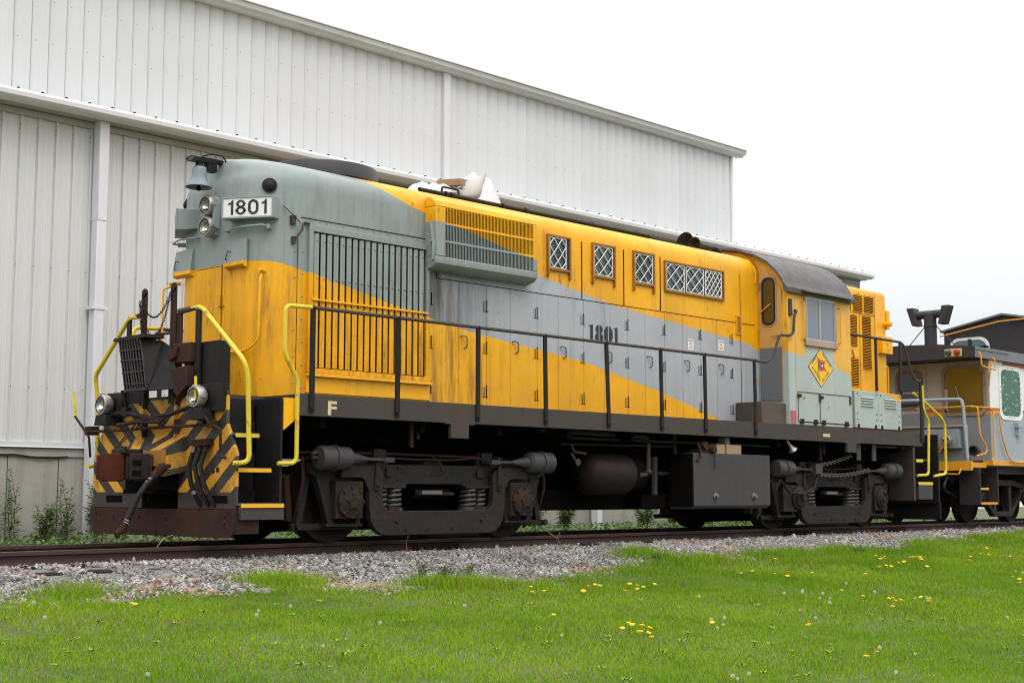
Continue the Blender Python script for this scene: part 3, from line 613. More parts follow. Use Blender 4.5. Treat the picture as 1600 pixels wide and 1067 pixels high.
# tool doors below the cab window
for a, b_ in ((8.86, 9.46), (9.50, 10.40)):
    d = MB().box(a, b_, -1.512, -1.499, 1.70, 2.15).build('tool_door', PALEM, loco, .004)
    MB().box(a-.012, b_+.012, -1.5025, -1.4995, 1.685, 2.165).build('door_gap', RUST, d)
    q = MB()
    for x in (a+.08, b_-.12): q.box(x-.05, x+.05, -1.525, -1.50, 1.66, 1.74)
    q.build('hinge', RUST, d)
    q = MB(); q.box(a-.03, a+.03, -1.54, -1.50, 2.08, 2.13); q.cyl((a, -1.51, 2.10), (a, -1.56, 2.10), .025); q.box(b_-.02, b_+.02, -1.53, -1.50, 2.02, 2.16); q.build('latch', FRAME, d)
MB().box(8.63, 8.78, -1.508, -1.501, 1.66, 1.86).build('instruction_plate', PINK, loco)
q = MB(); q.box(8.80, 8.81, -1.503, -1.499, 1.66, 3.74); q.box(8.84, 10.46, -1.503, -1.499, 2.17, 2.176); q.build('panel_seam', WORN, loco)
# sand box step at walkway
q = MB(); q.box(7.93, 8.60, -1.44, -.965, 1.64, 1.97); q.build('walkway_step', paint('step_steel', (.10, .075, .06), .6, (.03, .02, .015), .3, .7, .3, rust=.4), loco, .006)
# bent hand pipe on the cab corner
q = MB(); q.tube(rounded([(7.65, -1.5, 2.575), (8.02, -1.5, 2.575), (8.15, -1.51, 2.66), (8.30, -1.52, 2.95), (8.33, -1.53, 3.02), (8.60, -1.54, 3.03), (8.68, -1.55, 3.08), (8.70, -1.56, 3.36), (8.78, -1.56, 3.44), (8.80, -1.50, 3.45)], .06), .021, 8); q.box(8.62, 8.70, -1.53, -1.48, 3.36, 3.62)
q.build('cab_handrail', FRAME, loco)
# --- short hood
def short_outline(i): 
    hw, xe = .95-i, 12.69-i; r = .05; return [(10.5, -hw), (xe-r, -hw), (xe, -hw+r), (xe, hw-r), (xe-r, hw), (10.5, hw)]
crowned(MB(), short_outline, [(0, 1.64), (0, 4.10), (.02, 4.15), (.06, 4.18), (.3, 4.23), (.8, 4.26)]).build('short_hood', SHORTP, loco, angle=50)
def louver(x0, x1, z0, z1, n, name='louver', y=-.95, parent=None, mat_=None, dark=True):
    q = MB(); h = (z1-z0)/n
    for i in range(n):
        z = z0+i*h; q.prism([(y, z+h*.1), (y-.022, z+h*.15), (y-.022, z+h*.25), (y, z+h*.62)], 'X', x0, x1)
    o = q.build(name, mat_ or SHORTP, parent or loco)
    if dark: MB().box(x0, x1, y-.003, y-.001, z0, z1).build('louver_opening', DEEPBLK, o)
    return o
for a, b_, z0, z1, n in ((11.18, 11.46, 3.75, 4.04, 10), (11.53, 11.84, 3.75, 4.045, 10), (11.90, 12.22, 3.76, 4.05, 10), (11.32, 11.65, 3.13, 3.68, 20), (11.83, 12.12, 2.75, 3.69, 34), (11.30, 11.68, 2.42, 2.92, 18), (10.75, 11.05, 2.42, 3.6, 40)): louver(a, b_, z0, z1, n)
q = MB(); q.box(11.73, 11.738, -.956, -.949, 2.35, 4.1); q.box(12.26, 12.268, -.956, -.949, 2.35, 4.1); q.box(11.1, 12.26, -.956, -.949, 3.715, 3.722); q.build('panel_seam', FRO, loco)
q = MB(); q.box(12.36, 12.72, -1.04, -.95, 3.06, 3.36); q.cyl((12.55, -1.04, 3.25), (12.55, -1.055, 3.25), .03); q.tube([(12.57, -1.06, 3.22), (12.52, -1.06, 3.13), (12.60, -1.06, 3.13)], .008, 5); q.build('junction_box', YELM, loco, .008)
q = MB(); q.box(12.70, 12.80, -.95, -.70, 3.52, 3.86); q.lathe([(.05, 0), (.05, .12), (.04, .13)], (12.63, -.95, 3.60), (0, -1, 0), 14); q.build('marker_light', YELM, loco, .005)
q = MB(); q.tube(rounded([(12.70, -.80, 2.86), (12.82, -.88, 2.86), (12.82, -.88, 2.25), (12.70, -.88, 2.22)], .04), .013, 6); q.build('grab_iron', YELM, loco)
q = MB(); q.tube([(11.2, -.98, 2.98), (11.4, -.99, 3.05), (11.46, -.99, 2.92)], .014, 6); q.build('door_handle', FRO, loco)
# battery boxes
for a, b_ in ((10.585, 11.345), (11.355, 12.13)):
    q = MB().box(a, b_, -1.5, -.96, 1.66, 2.28); bx = q.build('battery_box', BATP, loco, .006)
    louver(a+.20, a+.60, 2.02, 2.20, 4, 'box_louver', -1.5, bx, PALEM, False)
    q = MB(); bolts(q, [(x, -1.5, z) for x in (a+.07, b_-.07) for z in (1.80, 1.90, 2.23)], (0, -1, 0), .013); bolts(q, [(x, -1.5, 1.69) for x in (a+.1, b_-.1)], (0, -1, 0), .04, .01); q.build('bolts', RUST, bx)
    MB().box(a, b_, -1.503, -1.45, 1.642, 1.658).build('rust_seam', RUST2, bx)
# --- walkway railings
def post(x, zt, zb=1.47, y=-1.512, w_=.032, name='railing_post', lean=0):
    q = MB(); q.prism([(x-w_, zb), (x+w_, zb), (x+w_+lean, zt), (x-w_+lean, zt)], 'Y', y-.012, y+.008)
    q.prism([(x-w_*.4+lean, zt), (x+w_*.4+lean, zt), (x+w_*.35+lean, zt+.02), (x-w_*.35+lean, zt+.02)], 'Y', y-.03, y+.03); q.cyl((x, y-.012, zb+.04), (x, y-.03, zb+.04), .016, n=6)
    return q.build(name, BLACK, loco)
for x, l_ in ((-.81, 0), (.43, 0), (1.735, 0), (2.96, -.02), (4.21, -.05), (5.36, -.02), (6.39, -.02), (7.66, -.02)): post(x, 2.575, 1.44, lean=l_)
q = MB(); q.tube([(-.85, -1.512, 2.585), (3, -1.512, 2.58), (7.66, -1.512, 2.58)], .021, 8); q.build('handrail', FRAME, loco)
for x, zb in ((11.28, 2.30), (12.11, 2.28)): post(x, 3.19, zb)
q = MB(); q.tube(rounded([(10.50, -1.50, 3.21), (10.9, -1.512, 3.205), (12.12, -1.512, 3.20), (12.26, -1.51, 3.15), (12.54, -1.51, 2.63), (12.63, -1.51, 2.56), (12.86, -1.51, 2.54)], .07), .023, 8); q.build('handrail', FRAME, loco)
post(12.83, 2.54, 1.47, w_=.055)
# far-side railing
q = MB(); q.tube([(-.85, 1.512, 2.585), (7.66, 1.512, 2.58)], .021, 8)
for x in (-.81, .43, 1.73, 2.96, 4.2, 5.36, 6.4, 7.66): q.box(x-.03, x+.03, 1.505, 1.52, 1.5, 2.58)
q.build('handrail', FRAME, loco)
# --- front stairs, yellow grab rails (both sides)
for sg in (-1, 1):
    Y = sg*1.5
    q = MB(); q.tube(rounded([(-.83, sg*1.512, 2.585), (-1.19, sg*1.52, 2.575), (-1.19, sg*1.52, 2.05), (-1.01, sg*1.52, 1.78), (-1.01, sg*1.52, .885), (-1.24, sg*1.50, .88)], .08), .024, 8)
    q.build('stair_handrail', RAILY, loco)
    q = MB(); q.tube(rounded([(-1.72, sg*.55, 2.575), (-1.72, sg*.72, 2.585), (-1.70, sg*1.50, 1.95), (-1.66, sg*1.52, 1.80), (-1.62, sg*1.52, .885), (-1.78, sg*1.46, .875)], .12), .026, 8)
    q.build('stair_handrail', RAILY, loco)
    q = MB(); q.box(-1.19, -1.16, min(sg*.98, sg*1.47), max(sg*.98, sg*1.47), .30, 1.58); q.box(-1.69, -1.19, min(sg*.98, sg*1.0), max(sg*.98, sg*1.0), .30, 1.58)
    for z in (.56, .95, 1.30): q.box(-1.69, -1.19, min(sg*1.0, sg*1.03), max(sg*1.0, sg*1.03), z-.12, z+.04)
    stw = q.build('stairwell', BLACK, loco)
    for z, x1_, yo in ((.45, -1.15, 1.50), (.82, -1.28, 1.44), (1.185, -1.40, 1.38)):
        q = MB(); a, b_ = sorted((sg*(yo-.30), sg*yo)); q.box(-1.70, x1_, a, b_, z-.012, z+.012)
        st = q.build('stair_tread', STEEL, stw)
        MB().box(-1.70, x1_, *sorted((sg*(yo+.001), sg*(yo+.006))), z-.035, z+.004).build('tread_nosing', RAILY if z > 1 else YELM, st)
    MB().box(-1.69, -1.14, *sorted((sg*1.44, sg*1.49)), .29, .43).build('step_box', TANKM, stw)
    q = MB(); q.prism([(-1.158, 1.585), (-1.158, 1.24), (-.972, 1.38), (-.972, 1.585)], 'Y', *sorted((sg*1.44, sg*1.49))); q.build('gusset', YELM, loco)
    # rear stairs
    q = MB(); q.tube(rounded([(12.75, sg*1.40, 2.35), (12.92, sg*1.50, 2.22), (13.55, sg*1.52, 1.93), (13.67, sg*1.52, 1.80), (13.66, sg*1.52, .92), (13.24, sg*1.50, .88)], .1), .024, 8); q.build('stair_handrail', RAILY, loco)
    q = MB(); q.tube(rounded([(12.86, sg*1.52, 2.48), (12.88, sg*1.52, 2.05), (13.07, sg*1.52, 1.85), (13.0, sg*1.52, .90), (12.64, sg*1.50, .885)], .08), .024, 8); q.build('stair_handrail', RAILY, loco)
    q = MB(); q.prism([(12.62, .75), (13.17, .75), (13.17, 1.40), (12.62, 1.40)], 'Y', *sorted((sg*1.05, sg*1.08))); q.box(12.55, 12.62, *sorted((sg*1.0, sg*1.47)), .45, 1.58)
    sw = q.build('stairwell', paint('brown_plate', (.040, .030, .026), .6, rust=.3), loco)
    for z, a in ((.76, 12.68), (1.16, 12.62)):
        MB().box(a, a+.52, *sorted((sg*1.2, sg*1.49)), z-.012, z+.012).build('stair_tread', STEEL, sw)
        MB().box(a, a+(.52 if z < 1 else .24), *sorted((sg*1.491, sg*1.497)), z-.04, z+.012).build('tread_nosing', RAILY, sw)
    MB().box(12.70, 13.2, *sorted((sg*1.44, sg*1.49)), .47, .715).build('step_box', TANKM, sw)
DIRTY = paint('dirty_yellow', (.42, .20, .02), .6, (.03, .018, .01), 1.0, .7, .5, thr=.44)
# --- pilot (front end)
XP = -1.72
pl = MB()
out = [(-1.425, .40), (-1.425, .98), (-1.24, 1.31), (-1.24, 1.64), (1.24, 1.64), (1.24, 1.31), (1.425, .98), (1.425, .40)]
# face built in three plates round the coupler opening
pl.prism([(-1.425, .40), (-.36, .40), (-.36, .72), (-.30, 1.60), (-1.24, 1.64), (-1.24, 1.31), (-1.425, .98)], 'X', XP-.0, XP+.04)
pl.prism([(1.425, .40), (.36, .40), (.36, .72), (.30, 1.60), (1.24, 1.64), (1.24, 1.31), (1.425, .98)], 'X', XP-.0, XP+.04)
pl.prism([(-.30, .80), (.30, .80), (.30, 1.60), (-.30, 1.60)], 'X', XP+.001, XP+.039)
pilot = pl.build('pilot', CHEV, loco, .003)
# flange plates beside the buffer and the upper V plates
q = MB(); q.box(XP-.05, XP, -.34, -.315, .80, 1.60); q.box(XP-.05, XP, .315, .34, .80, 1.60); q.box(XP-.03, XP-.001, -.84, -.80, 1.31, 1.60)
q.build('pilot_ribs', CHEV, pilot)
q = MB(); q.prism([(-1.42, .12), (-1.46, .20), (-1.46, .395), (1.42, .395), (1.42, .22), (1.34, .10), (-1.30, .10)], 'X', XP-.035, XP+.0)
q.box(XP-.001, XP+.3, -1.44, -1.40, .14, .39); snow = q.build('pilot_plow', PLOW, loco, .004)
q = MB(); bolts(q, [(XP-.035, y, z) for y in (-1.3, -.2, .35, .9, 1.28) for z in ((.26, .33) if abs(y) > 1 else (.30,))]+[(XP-.035, -.2, .22), (XP-.035, .0, .14)], (-1, 0, 0), .022, .012); q.build('bolts', RUST, snow)
q = MB()
for y in (-1.12, .95): q.box(XP-.004, XP+.002, y-.17, y+.17, .46, .54)
q.build('pilot_slot', DEEPBLK, pilot)
q = MB()
for y, z in ((-1.02, .80), (-1.10, .81)): q.lathe([(.03, 0), (.028, .006), (.012, .006)], (XP, y, z), (-1, 0, 0), 10)
q.build('rust_hole', RUST, pilot)
# coupler pocket and coupler
q = MB(); 
q.add([(XP, .50, .80), (XP, -.50, .80), (XP, -.50, 1.20), (XP, .50, 1.20), (-1.93, .43, .745), (-1.93, -.43, .745), (-1.93, -.43, 1.03), (-1.93, .43, 1.03)],
      [(0, 1, 2, 3), (0, 4, 5, 1), (1, 5, 6, 2), (2, 6, 7, 3), (3, 7, 4, 0)]); q.add([q.v[i] for i in (4, 5, 6, 7)], [(0, 3, 2, 1)], 1); q.build('coupler_housing', [CHEV, DIRTY], loco)
q = MB(); q.box(-2.0, -1.72, -.30, .30, .56, .60); q.box(-1.95, -1.70, -.34, .34, .60, .855); q.box(-1.68, -1.3, -.14, .40, .38, .60); cp = q.build('draft_gear', DEEPBLK, loco)
# knuckle coupler
cz = .84
q = MB()
q.prism([(-1.85, -.10), (-1.85, .10), (-2.05, .12), (-2.20, .22), (-2.36, .23), (-2.42, .17), (-2.33, .08), (-2.22, .02), (-2.20, -.10), (-2.05, -.12)], 'Z', cz-.13, cz+.14)
q.prism([(-2.00, -.17), (-2.0, .10), (-1.93, .12), (-1.93, -.20)], 'Z', cz-.15, cz+.15)
kn = q.build('coupler', PLOW, loco, .02)
q = MB(); q.prism([(-2.20, -.02), (-2.22, -.085), (-2.30, -.11), (-2.38, -.10), (-2.44, -.05), (-2.45, .04), (-2.40, .09), (-2.33, .03), (-2.25, .0)], 'Z', cz-.15, cz+.15)
q.build('knuckle', RUST2, kn, .015)
q = MB(); q.prism([(-2.19, -.135), (-2.10, -.18), (-1.97, -.19), (-1.97, -.12), (-2.05, -.121), (-2.19, -.11)], 'Z', cz-.13, cz+.15); q.prism([(-2.30, -.10), (-2.12, -.13), (-2.0, -.10), (-2.0, .08), (-2.28, .10)], 'Z', cz+.141, cz+.20); q.cyl((-2.24, -.10, cz+.15), (-2.24, -.10, cz+.23), .03, n=10)
q.build('coupler_head', TRUCK, kn, .01)
for z in (cz-.06, cz+.05):
    q = MB(); q.prism([(-2.165, -.1515), (-2.08, -.187), (-2.08, -.1945), (-2.165, -.160)], 'Z', z-.03, z+.03); q.build('coupler_slot', DEEPBLK, kn)
# air hose
q = MB(); q.tube([(-1.66, -.40, .845), (-1.78, -.41, .855), (-1.87, -.40, .86)], [.045, .05, .052], 10); q.tube([(-1.87, -.40, .86), (-1.96, -.39, .83), (-2.06, -.39, .735)], [.052, .055, .04], 10); q.box(-1.90, -1.80, -.44, -.36, .88, .91); q.build('hose_valve', RUST, loco)
q = MB(); q.tube([(-2.04, -.39, .75), (-2.14, -.39, .65), (-2.24, -.39, .52), (-2.30, -.38, .38), (-2.36, -.37, .24)], .033, 10); ah = q.build('air_hose', BLACK, loco)
q = MB()
for a in ((-2.08, .715), (-2.11, .68), (-2.345, .275), (-2.355, .25)): q.lathe([(.037, 0), (.037, .012)], (a[0], -.385, a[1]), (-.5, 0, -.8), 12)
q.build('hose_clamp', STEEL, ah)
q = MB(); q.tube([(-2.36, -.37, .25), (-2.40, -.37, .18), (-2.46, -.37, .14), (-2.44, -.37, .10)], [.035, .042, .035, .03], 8); q.build('gladhand', RUST, ah)
# control hoses
for y0, y1, x0 in ((-.745, -.80, -.01), (-.86, -.95, -.03), (-.965, -1.06, -.03)):
    q = MB(); q.tube([(XP-.05, y0, 1.06), (XP-.07, y0+.02, .98), (XP-.10, y0+.04, .85), (XP-.09, (y0+y1)/2+.03, .66), (XP-.05, y1+.02, .52), (XP+.0, y1, .43)], .026, 9); hs = q.build('control_hose', BLACK, loco)
    fm_ = STEEL if y0 > -.8 else PLOW; q = MB(); q.tube([(XP-.055, y0, 1.055), (XP-.065, y0+.01, 1.0)], .032, 9); q.build('hose_fitting', fm_, hs); q = MB(); q.tube([(XP-.075, (y0+y1)/2+.005, .585), (XP-.065, (y0+y1)/2-.01, .55)], .029, 9); q.build('hose_fitting', fm_, hs)
q = MB(); q.box(XP-.10, XP, -1.02, -.66, 1.07, 1.10); q.box(XP-.045, XP-.001, -1.0, -.68, 1.10, 1.14); q.build('hose_bracket', RUST, loco)
# cut levers and rods in front of the pilot
q = MB()
q.tube(rounded([(XP-.12, 1.42, 1.275), (XP-.12, .4, 1.275), (XP-.16, .1, 1.28), (XP-.12, -.2, 1.28), (XP-.10, -1.08, 1.285), (XP-.06, -1.22, 1.24), (XP-.06, -1.23, .95), (XP-.06, -1.32, .93)], .05), .017, 7)
q.tube([(XP-.18, .62, 1.33), (XP-.20, .2, 1.35), (XP-.18, -.25, 1.34)], .024, 7); q.tube([(XP-.16, .35, 1.36), (XP-.2, .0, 1.38), (XP-.16, -.3, 1.36)], .018, 6)
q.box(XP-.13, XP-.02, -1.12, -1.07, 1.25, 1.33); q.box(XP-.12, XP-.02, 1.30, 1.45, 1.24, 1.34); q.tube([(XP-.14, .30, 1.34), (XP-.45, .26, 1.02)], .010, 6); q.tube([(XP-.16, .18, 1.34), (XP-.42, .24, 1.04)], .008, 6)
q.build('uncoupling_rod', PLOW, loco)
for sg in (-1, 1):
    q = MB(); q.tube(rounded([(XP-.12, sg*1.10, 1.29), (XP-.14, sg*1.0, 1.42), (XP-.18, sg*(.93), 1.55)] if sg < 0 else [(XP-.10, 1.34, .98), (XP-.12, 1.35, 1.22), (XP-.16, 1.62, 1.47)], .04), .016, 6); q.build('lever', PLOW, loco)
    q = MB(); q.tube([(XP-.18, -.93, 1.55), (XP-.19, -.93, 1.80)] if sg < 0 else [(XP-.16, 1.60, 1.47), (XP-.17, 1.66, 1.76)], .017, 6); q.build('lever_grip', RAILY, loco)
q = MB(); q.tube([(XP-.10, .92, 1.46), (XP-.12, .55, 1.47), (XP-.16, .2, 1.42), (XP-.16, -.05, 1.39), (XP-.14, -.4, 1.42), (XP-.10, -.78, 1.50)], .026, 8); q.tube([(XP-.10, .55, 1.47), (XP-.14, .55, 1.60), (XP-.16, .58, 1.72)], .020, 7); q.box(XP-.15, XP-.08, .50, .60, 1.43, 1.53); q.build('brake_pipe', BLACK, loco)
# ditch lights
for y in (-.92, .97):
    z = 1.585 if y < 0 else 1.575
    q = MB(); q.box(XP-.06, XP+.03, y-.30 if y < 0 else y-.22, y+.12 if y < 0 else y+.10, 1.43, z+.14); q.prism([(y-.14, 1.34), (y+.14, 1.34), (y+.10, 1.46), (y-.10, 1.46)], 'X', XP-.20, XP-.02); q.build('light_bracket', BLACK, loco, .004)
    headlamp((XP-.08, y, z), (-1, 0, 0), 'ditch_light', .118)
# --- front platform: posts, drop step, chain
q = MB(); q.box(XP-.01, XP+.02, .705, .775, 1.44, 2.565); q.build('platform_post', BLACK, loco, .003)
MB().box(XP-.005, XP+.015, .30, .703, 1.58, 1.74).build('kick_plate', BLACK, loco)
q = MB(); q.box(XP-.01, XP+.02, -.715, -.63, 1.44, 2.56); q.build('platform_post', BLACK, loco, .003)
for y, z1_ in ((.385, 2.83), (-.215, 2.84)):
    q = MB(); q.box(XP-.03, XP-.012, y-.055, y+.055, 1.55, z1_); q.cyl((XP-.03, y, z1_), (XP-.012, y, z1_), .055, n=16)
    if y < 0: q.box(XP-.011, XP+.01, y-.15, y-.02, 1.5, 2.55)
    q.cyl((XP-.04, y, z1_-.02), (XP-.03, y, z1_-.02), .022, n=10); q.build('platform_post', PLOW, loco, .003)
q = MB(); q.tube([(XP, .74, 2.575), (XP, .60, 2.585), (XP, .41, 2.60)], [.022, .022, .034], 8); q.build('platform_rail', FRAME, loco); q = MB(); q.tube([(XP, -.67, 2.575), (XP, -.45, 2.57), (XP, -.30, 2.565)], [.022, .032, .034], 8); q.build('platform_rail', FRAME, loco); q = MB(); q.tube([(XP+.05, .25, 2.36), (XP+.05, -.2, 2.34)], .018, 8); q.build('platform_rail', FRAME, loco)
q = MB(); chain(q, sag((XP-.05, .41, 2.74), (XP-.05, -.20, 2.80), .24)); chain(q, sag((XP-.06, .42, 2.70), (XP-.05, -.19, 2.76), .42)); chain(q, [(XP-.06, .42, 2.74), (XP-.06, .39, 2.45), (XP-.05, .33, 2.30)]); q.build('safety_chain', RUST, loco)
# wire-fronted bin hung on the platform
bx = MB()
A = [(.44, 2.27), (.27, 1.69), (-.12, 1.68), (-.02, 2.28)]
bx.add([(-2.0, .46, 2.27), (-2.0, .30, 1.70), (-2.0, -.14, 1.685), (-2.0, .02, 2.27), (-1.78, .46, 2.27), (-1.78, .30, 1.70), (-1.78, -.44, 1.70), (-1.78, -.06, 2.25), (-1.78, -.25, 2.17)],
       [(0, 4, 5, 1), (1, 5, 6, 2), (3, 2, 6, 8, 7), (4, 7, 8, 6, 5), (0, 3, 7, 4), (0, 1, 2, 3)])
bn = bx.build('tool_bin', BLACK, loco)
q = MB()
for i in range(9):
    t = i/8; a = Vector((-2.012, .455-.43*t, 2.27)); b_ = Vector((-2.012, .295-.43*t, 1.70)); 
    q.tube([a, a.lerp(b_, .35)+Vector((0, random.uniform(-.01, .01), 0)), a.lerp(b_, .7)+Vector((0, random.uniform(-.01, .01), 0)), b_], .011, 6)
for t in (.0, .22, .42, .65, .88, 1): q.tube([(-2.016, .465-.16*t, 2.275-.575*t), (-2.016, .01-.16*t, 2.275-.58*t)], .010 if 0 < t < 1 else .016, 6)
q.build('bin_bars', paint('oily_steel', (.06, .055, .055), .3, (.015, .013, .012), .5, .6, .4, metal=.6), bn)
q = MB(); q.prism([(.56, 2.27), (.53, 2.30), (-.10, 2.31), (-.10, 2.275), (.50, 2.255)], 'X', -2.03, -1.78); q.build('bin_lid', PLOW, bn)
# receptacle / junction boxes behind the right-hand post
q = MB(); q.box(-1.68, -1.52, -1.0, -.36, 1.62, 2.20); q.build('control_cabinet', BLACK, loco, .006)
q = MB(); q.box(-1.78, -1.685, -.62, -.28, 1.98, 2.20); q.prism([(-.20, 2.09), (-.42, 2.17), (-.38, 2.04), (-.17, 1.98)], 'X', -1.82, -1.70); q.prism([(-.22, 1.92), (-.62, 1.94), (-.62, 1.72), (-.45, 1.60), (-.26, 1.74)], 'X', -1.82, -1.69); q.cyl((-1.685, -.50, 1.98), (-1.685, -.50, 1.93), .05); q.build('cable_receptacle', PLOW, loco, .012)
# --- tanks and reservoirs
q = MB(); q.box(6.16, 8.11, -1.45, -1.02, .385, 1.148); q.prism([(-1.45, .385), (-1.38, .345), (-1.02, .34), (-1.02, .384)], 'X', 6.16, 8.11); tk = q.build('fuel_tank', TANKM, loco, .01)
q = MB()
for x in (6.68, 7.66): q.lathe([(.055, 0), (.055, .012), (.03, .02), (.03, .05), (.012, .055)], (x, -1.45, .52), (0, -1, 0), 14)
q.build('drain_plug', STEEL, tk)
MB().box(6.13, 6.158, -1.449, -1.03, .386, 1.14).build('tank_end_shade', DEEPBLK, tk)  # near-black sheet paints the shade onto the tank's left end
q = MB(); q.lathe([(.06, 0), (.07, .05), (.055, .12)], (6.45, -1.35, 1.26), (0, -1, 0), 16); q.cyl((6.62, -1.45, 1.2), (6.62, -1.50, 1.2), .05); q.tube([(6.24, -1.46, 1.30), (6.30, -1.47, 1.20), (6.30, -1.47, 1.07), (6.22, -1.47, 1.03)], .016, 7); chain(q, [(6.62, -1.49, 1.15), (6.62, -1.49, .93)], .004); q.box(6.40, 6.7, -1.42, -1.2, 1.148, 1.22); q.build('filler_neck', PLOW, tk)
for x0, x1, y, z in ((4.2, 5.24, -1.0, .83), (4.9, 6.25, -.55, .85)):
    q = MB(); R = .285; q.lathe([(.001, 0), (R*.5, .03), (R*.85, .09), (R, .17), (R, x1-x0-.17), (R*.85, x1-x0-.09), (R*.5, x1-x0-.03), (.001, x1-x0)], (x0, y, z), (1, 0, 0), 28)
    q.build('air_reservoir', paint('tank_rusty_%d' % int(x0*10), (.012, .009, .008), .5, (.03, .016, .012), .3, .6, .3, rust=.05, spec=.15), loco, angle=60)
q = MB(); q.tube(rounded([(3.4, -1.0, 1.40), (5.45, -1.15, 1.36), (5.50, -1.15, 1.30), (5.50, -1.15, .84), (5.36, -1.1, .82)], .07), .032, 8); q.tube(rounded([(6.30, -1.0, 1.42), (6.34, -1.0, .86), (5.98, -.7, .85)], .05), .030, 8); q.tube([(5.95, -.9, 1.1), (5.95, -.9, .40)], .05, 8)
q.lathe([(.04, 0), (.06, .03), (.04, .06)], (5.50, -1.15, .84), (0, 0, 1), 10); q.build('air_pipe', paint('pipe_grime', (.06, .045, .04), .6, rust=.3), loco)
q = MB(); q.tube([(3.9, -1.1, 1.22), (3.95, -1.12, 1.12), (4.15, -1.15, 1.10)], .02, 6); q.lathe([(.05, 0), (.05, .02)], (3.86, -1.25, .98), (0, -1, 0), 8); q.tube([(3.80, -1.2, 1.10), (3.86, -1.22, 1.0)], .02, 6); q.build('valve', FRAME, loco)
q = MB(); q.tube([(3.7, -1.2, 1.30), (8.6, -1.25, 1.30)], .022, 6); q.tube([(3.7, -1.1, 1.22), (6.1, -1.15, 1.24)], .016, 6); q.build('underframe_pipe', paint('grease_black', (.014, .012, .011), .6, rust=.15, spec=.15), loco, .006)
# underside clutter: brackets, lamps
q = MB(); 
for x in (.95, 9.9): q.cyl((x, -1.30, 1.36), (x, -1.30, 1.20), .022, n=8); q.box(x-.13, x-.09, -1.32, -1.28, 1.1, 1.40)
q.tube([(-.6, -1.0, 1.02), (.7, -1.05, 1.03), (2.3, -1.05, 1.01)], .018, 6); q.build('brake_rod', PLOW, loco); q = MB(); q.tube([(1.4, -1.05, 1.03), (1.45, -1.1, .93)], .012, 5); q.build('rod_end', PLOW, loco)
q = MB(); q.box(10.75, 10.87, -1.42, -1.40, 1.12, 1.40); q.box(11.25, 11.37, -1.42, -1.40, 1.12, 1.40); q.tube([(11.4, -1.35, 1.37), (12.5, -1.35, 1.37)], .02, 6); q.build('hanger_bracket', TANKM, loco)
q = MB(); q.tube([(8.75, -1.35, 1.40), (8.80, -1.36, 1.33)], .02, 6); q.lathe([(.02, 0), (.035, .05), (.075, .12), (.07, .125)], (8.80, -1.36, 1.34), (.5, -.2, -.75), 16); q.build('step_light', SILV, loco)
CHN = paint('chain_steel', (.13, .11, .10), .5, rust=.3, spec=.2); q = MB(); chain(q, sag((9.75, -1.25, 1.02), (10.85, -1.25, 1.20), .02), .010, .075, .030); q.build('brake_chain', CHN, loco); q = MB(); chain(q, sag((9.75, -1.27, .88), (11.35, -1.27, .97), .05), .011, .08, .032); q.build('brake_chain', CHN, loco)
q = MB(); q.lathe([(.09, 0), (.09, .02), (.03, .025), (.09, .03), (.09, .05)], (9.70, -1.28, .96), (0, -1, 0), 18); q.box(9.60, 9.80, -1.34, -1.24, .88, 1.03); q.build('chain_sheave', TANKM, loco, .006)
q = MB(); q.tube([(8.55, -1.25, .62), (8.62, -1.3, .78), (8.85, -1.32, .58), (9.25, -1.32, .56), (9.6, -1.3, .66), (9.72, -1.28, .85)], .022, 7); q.build('flex_conduit', PLOW, loco)
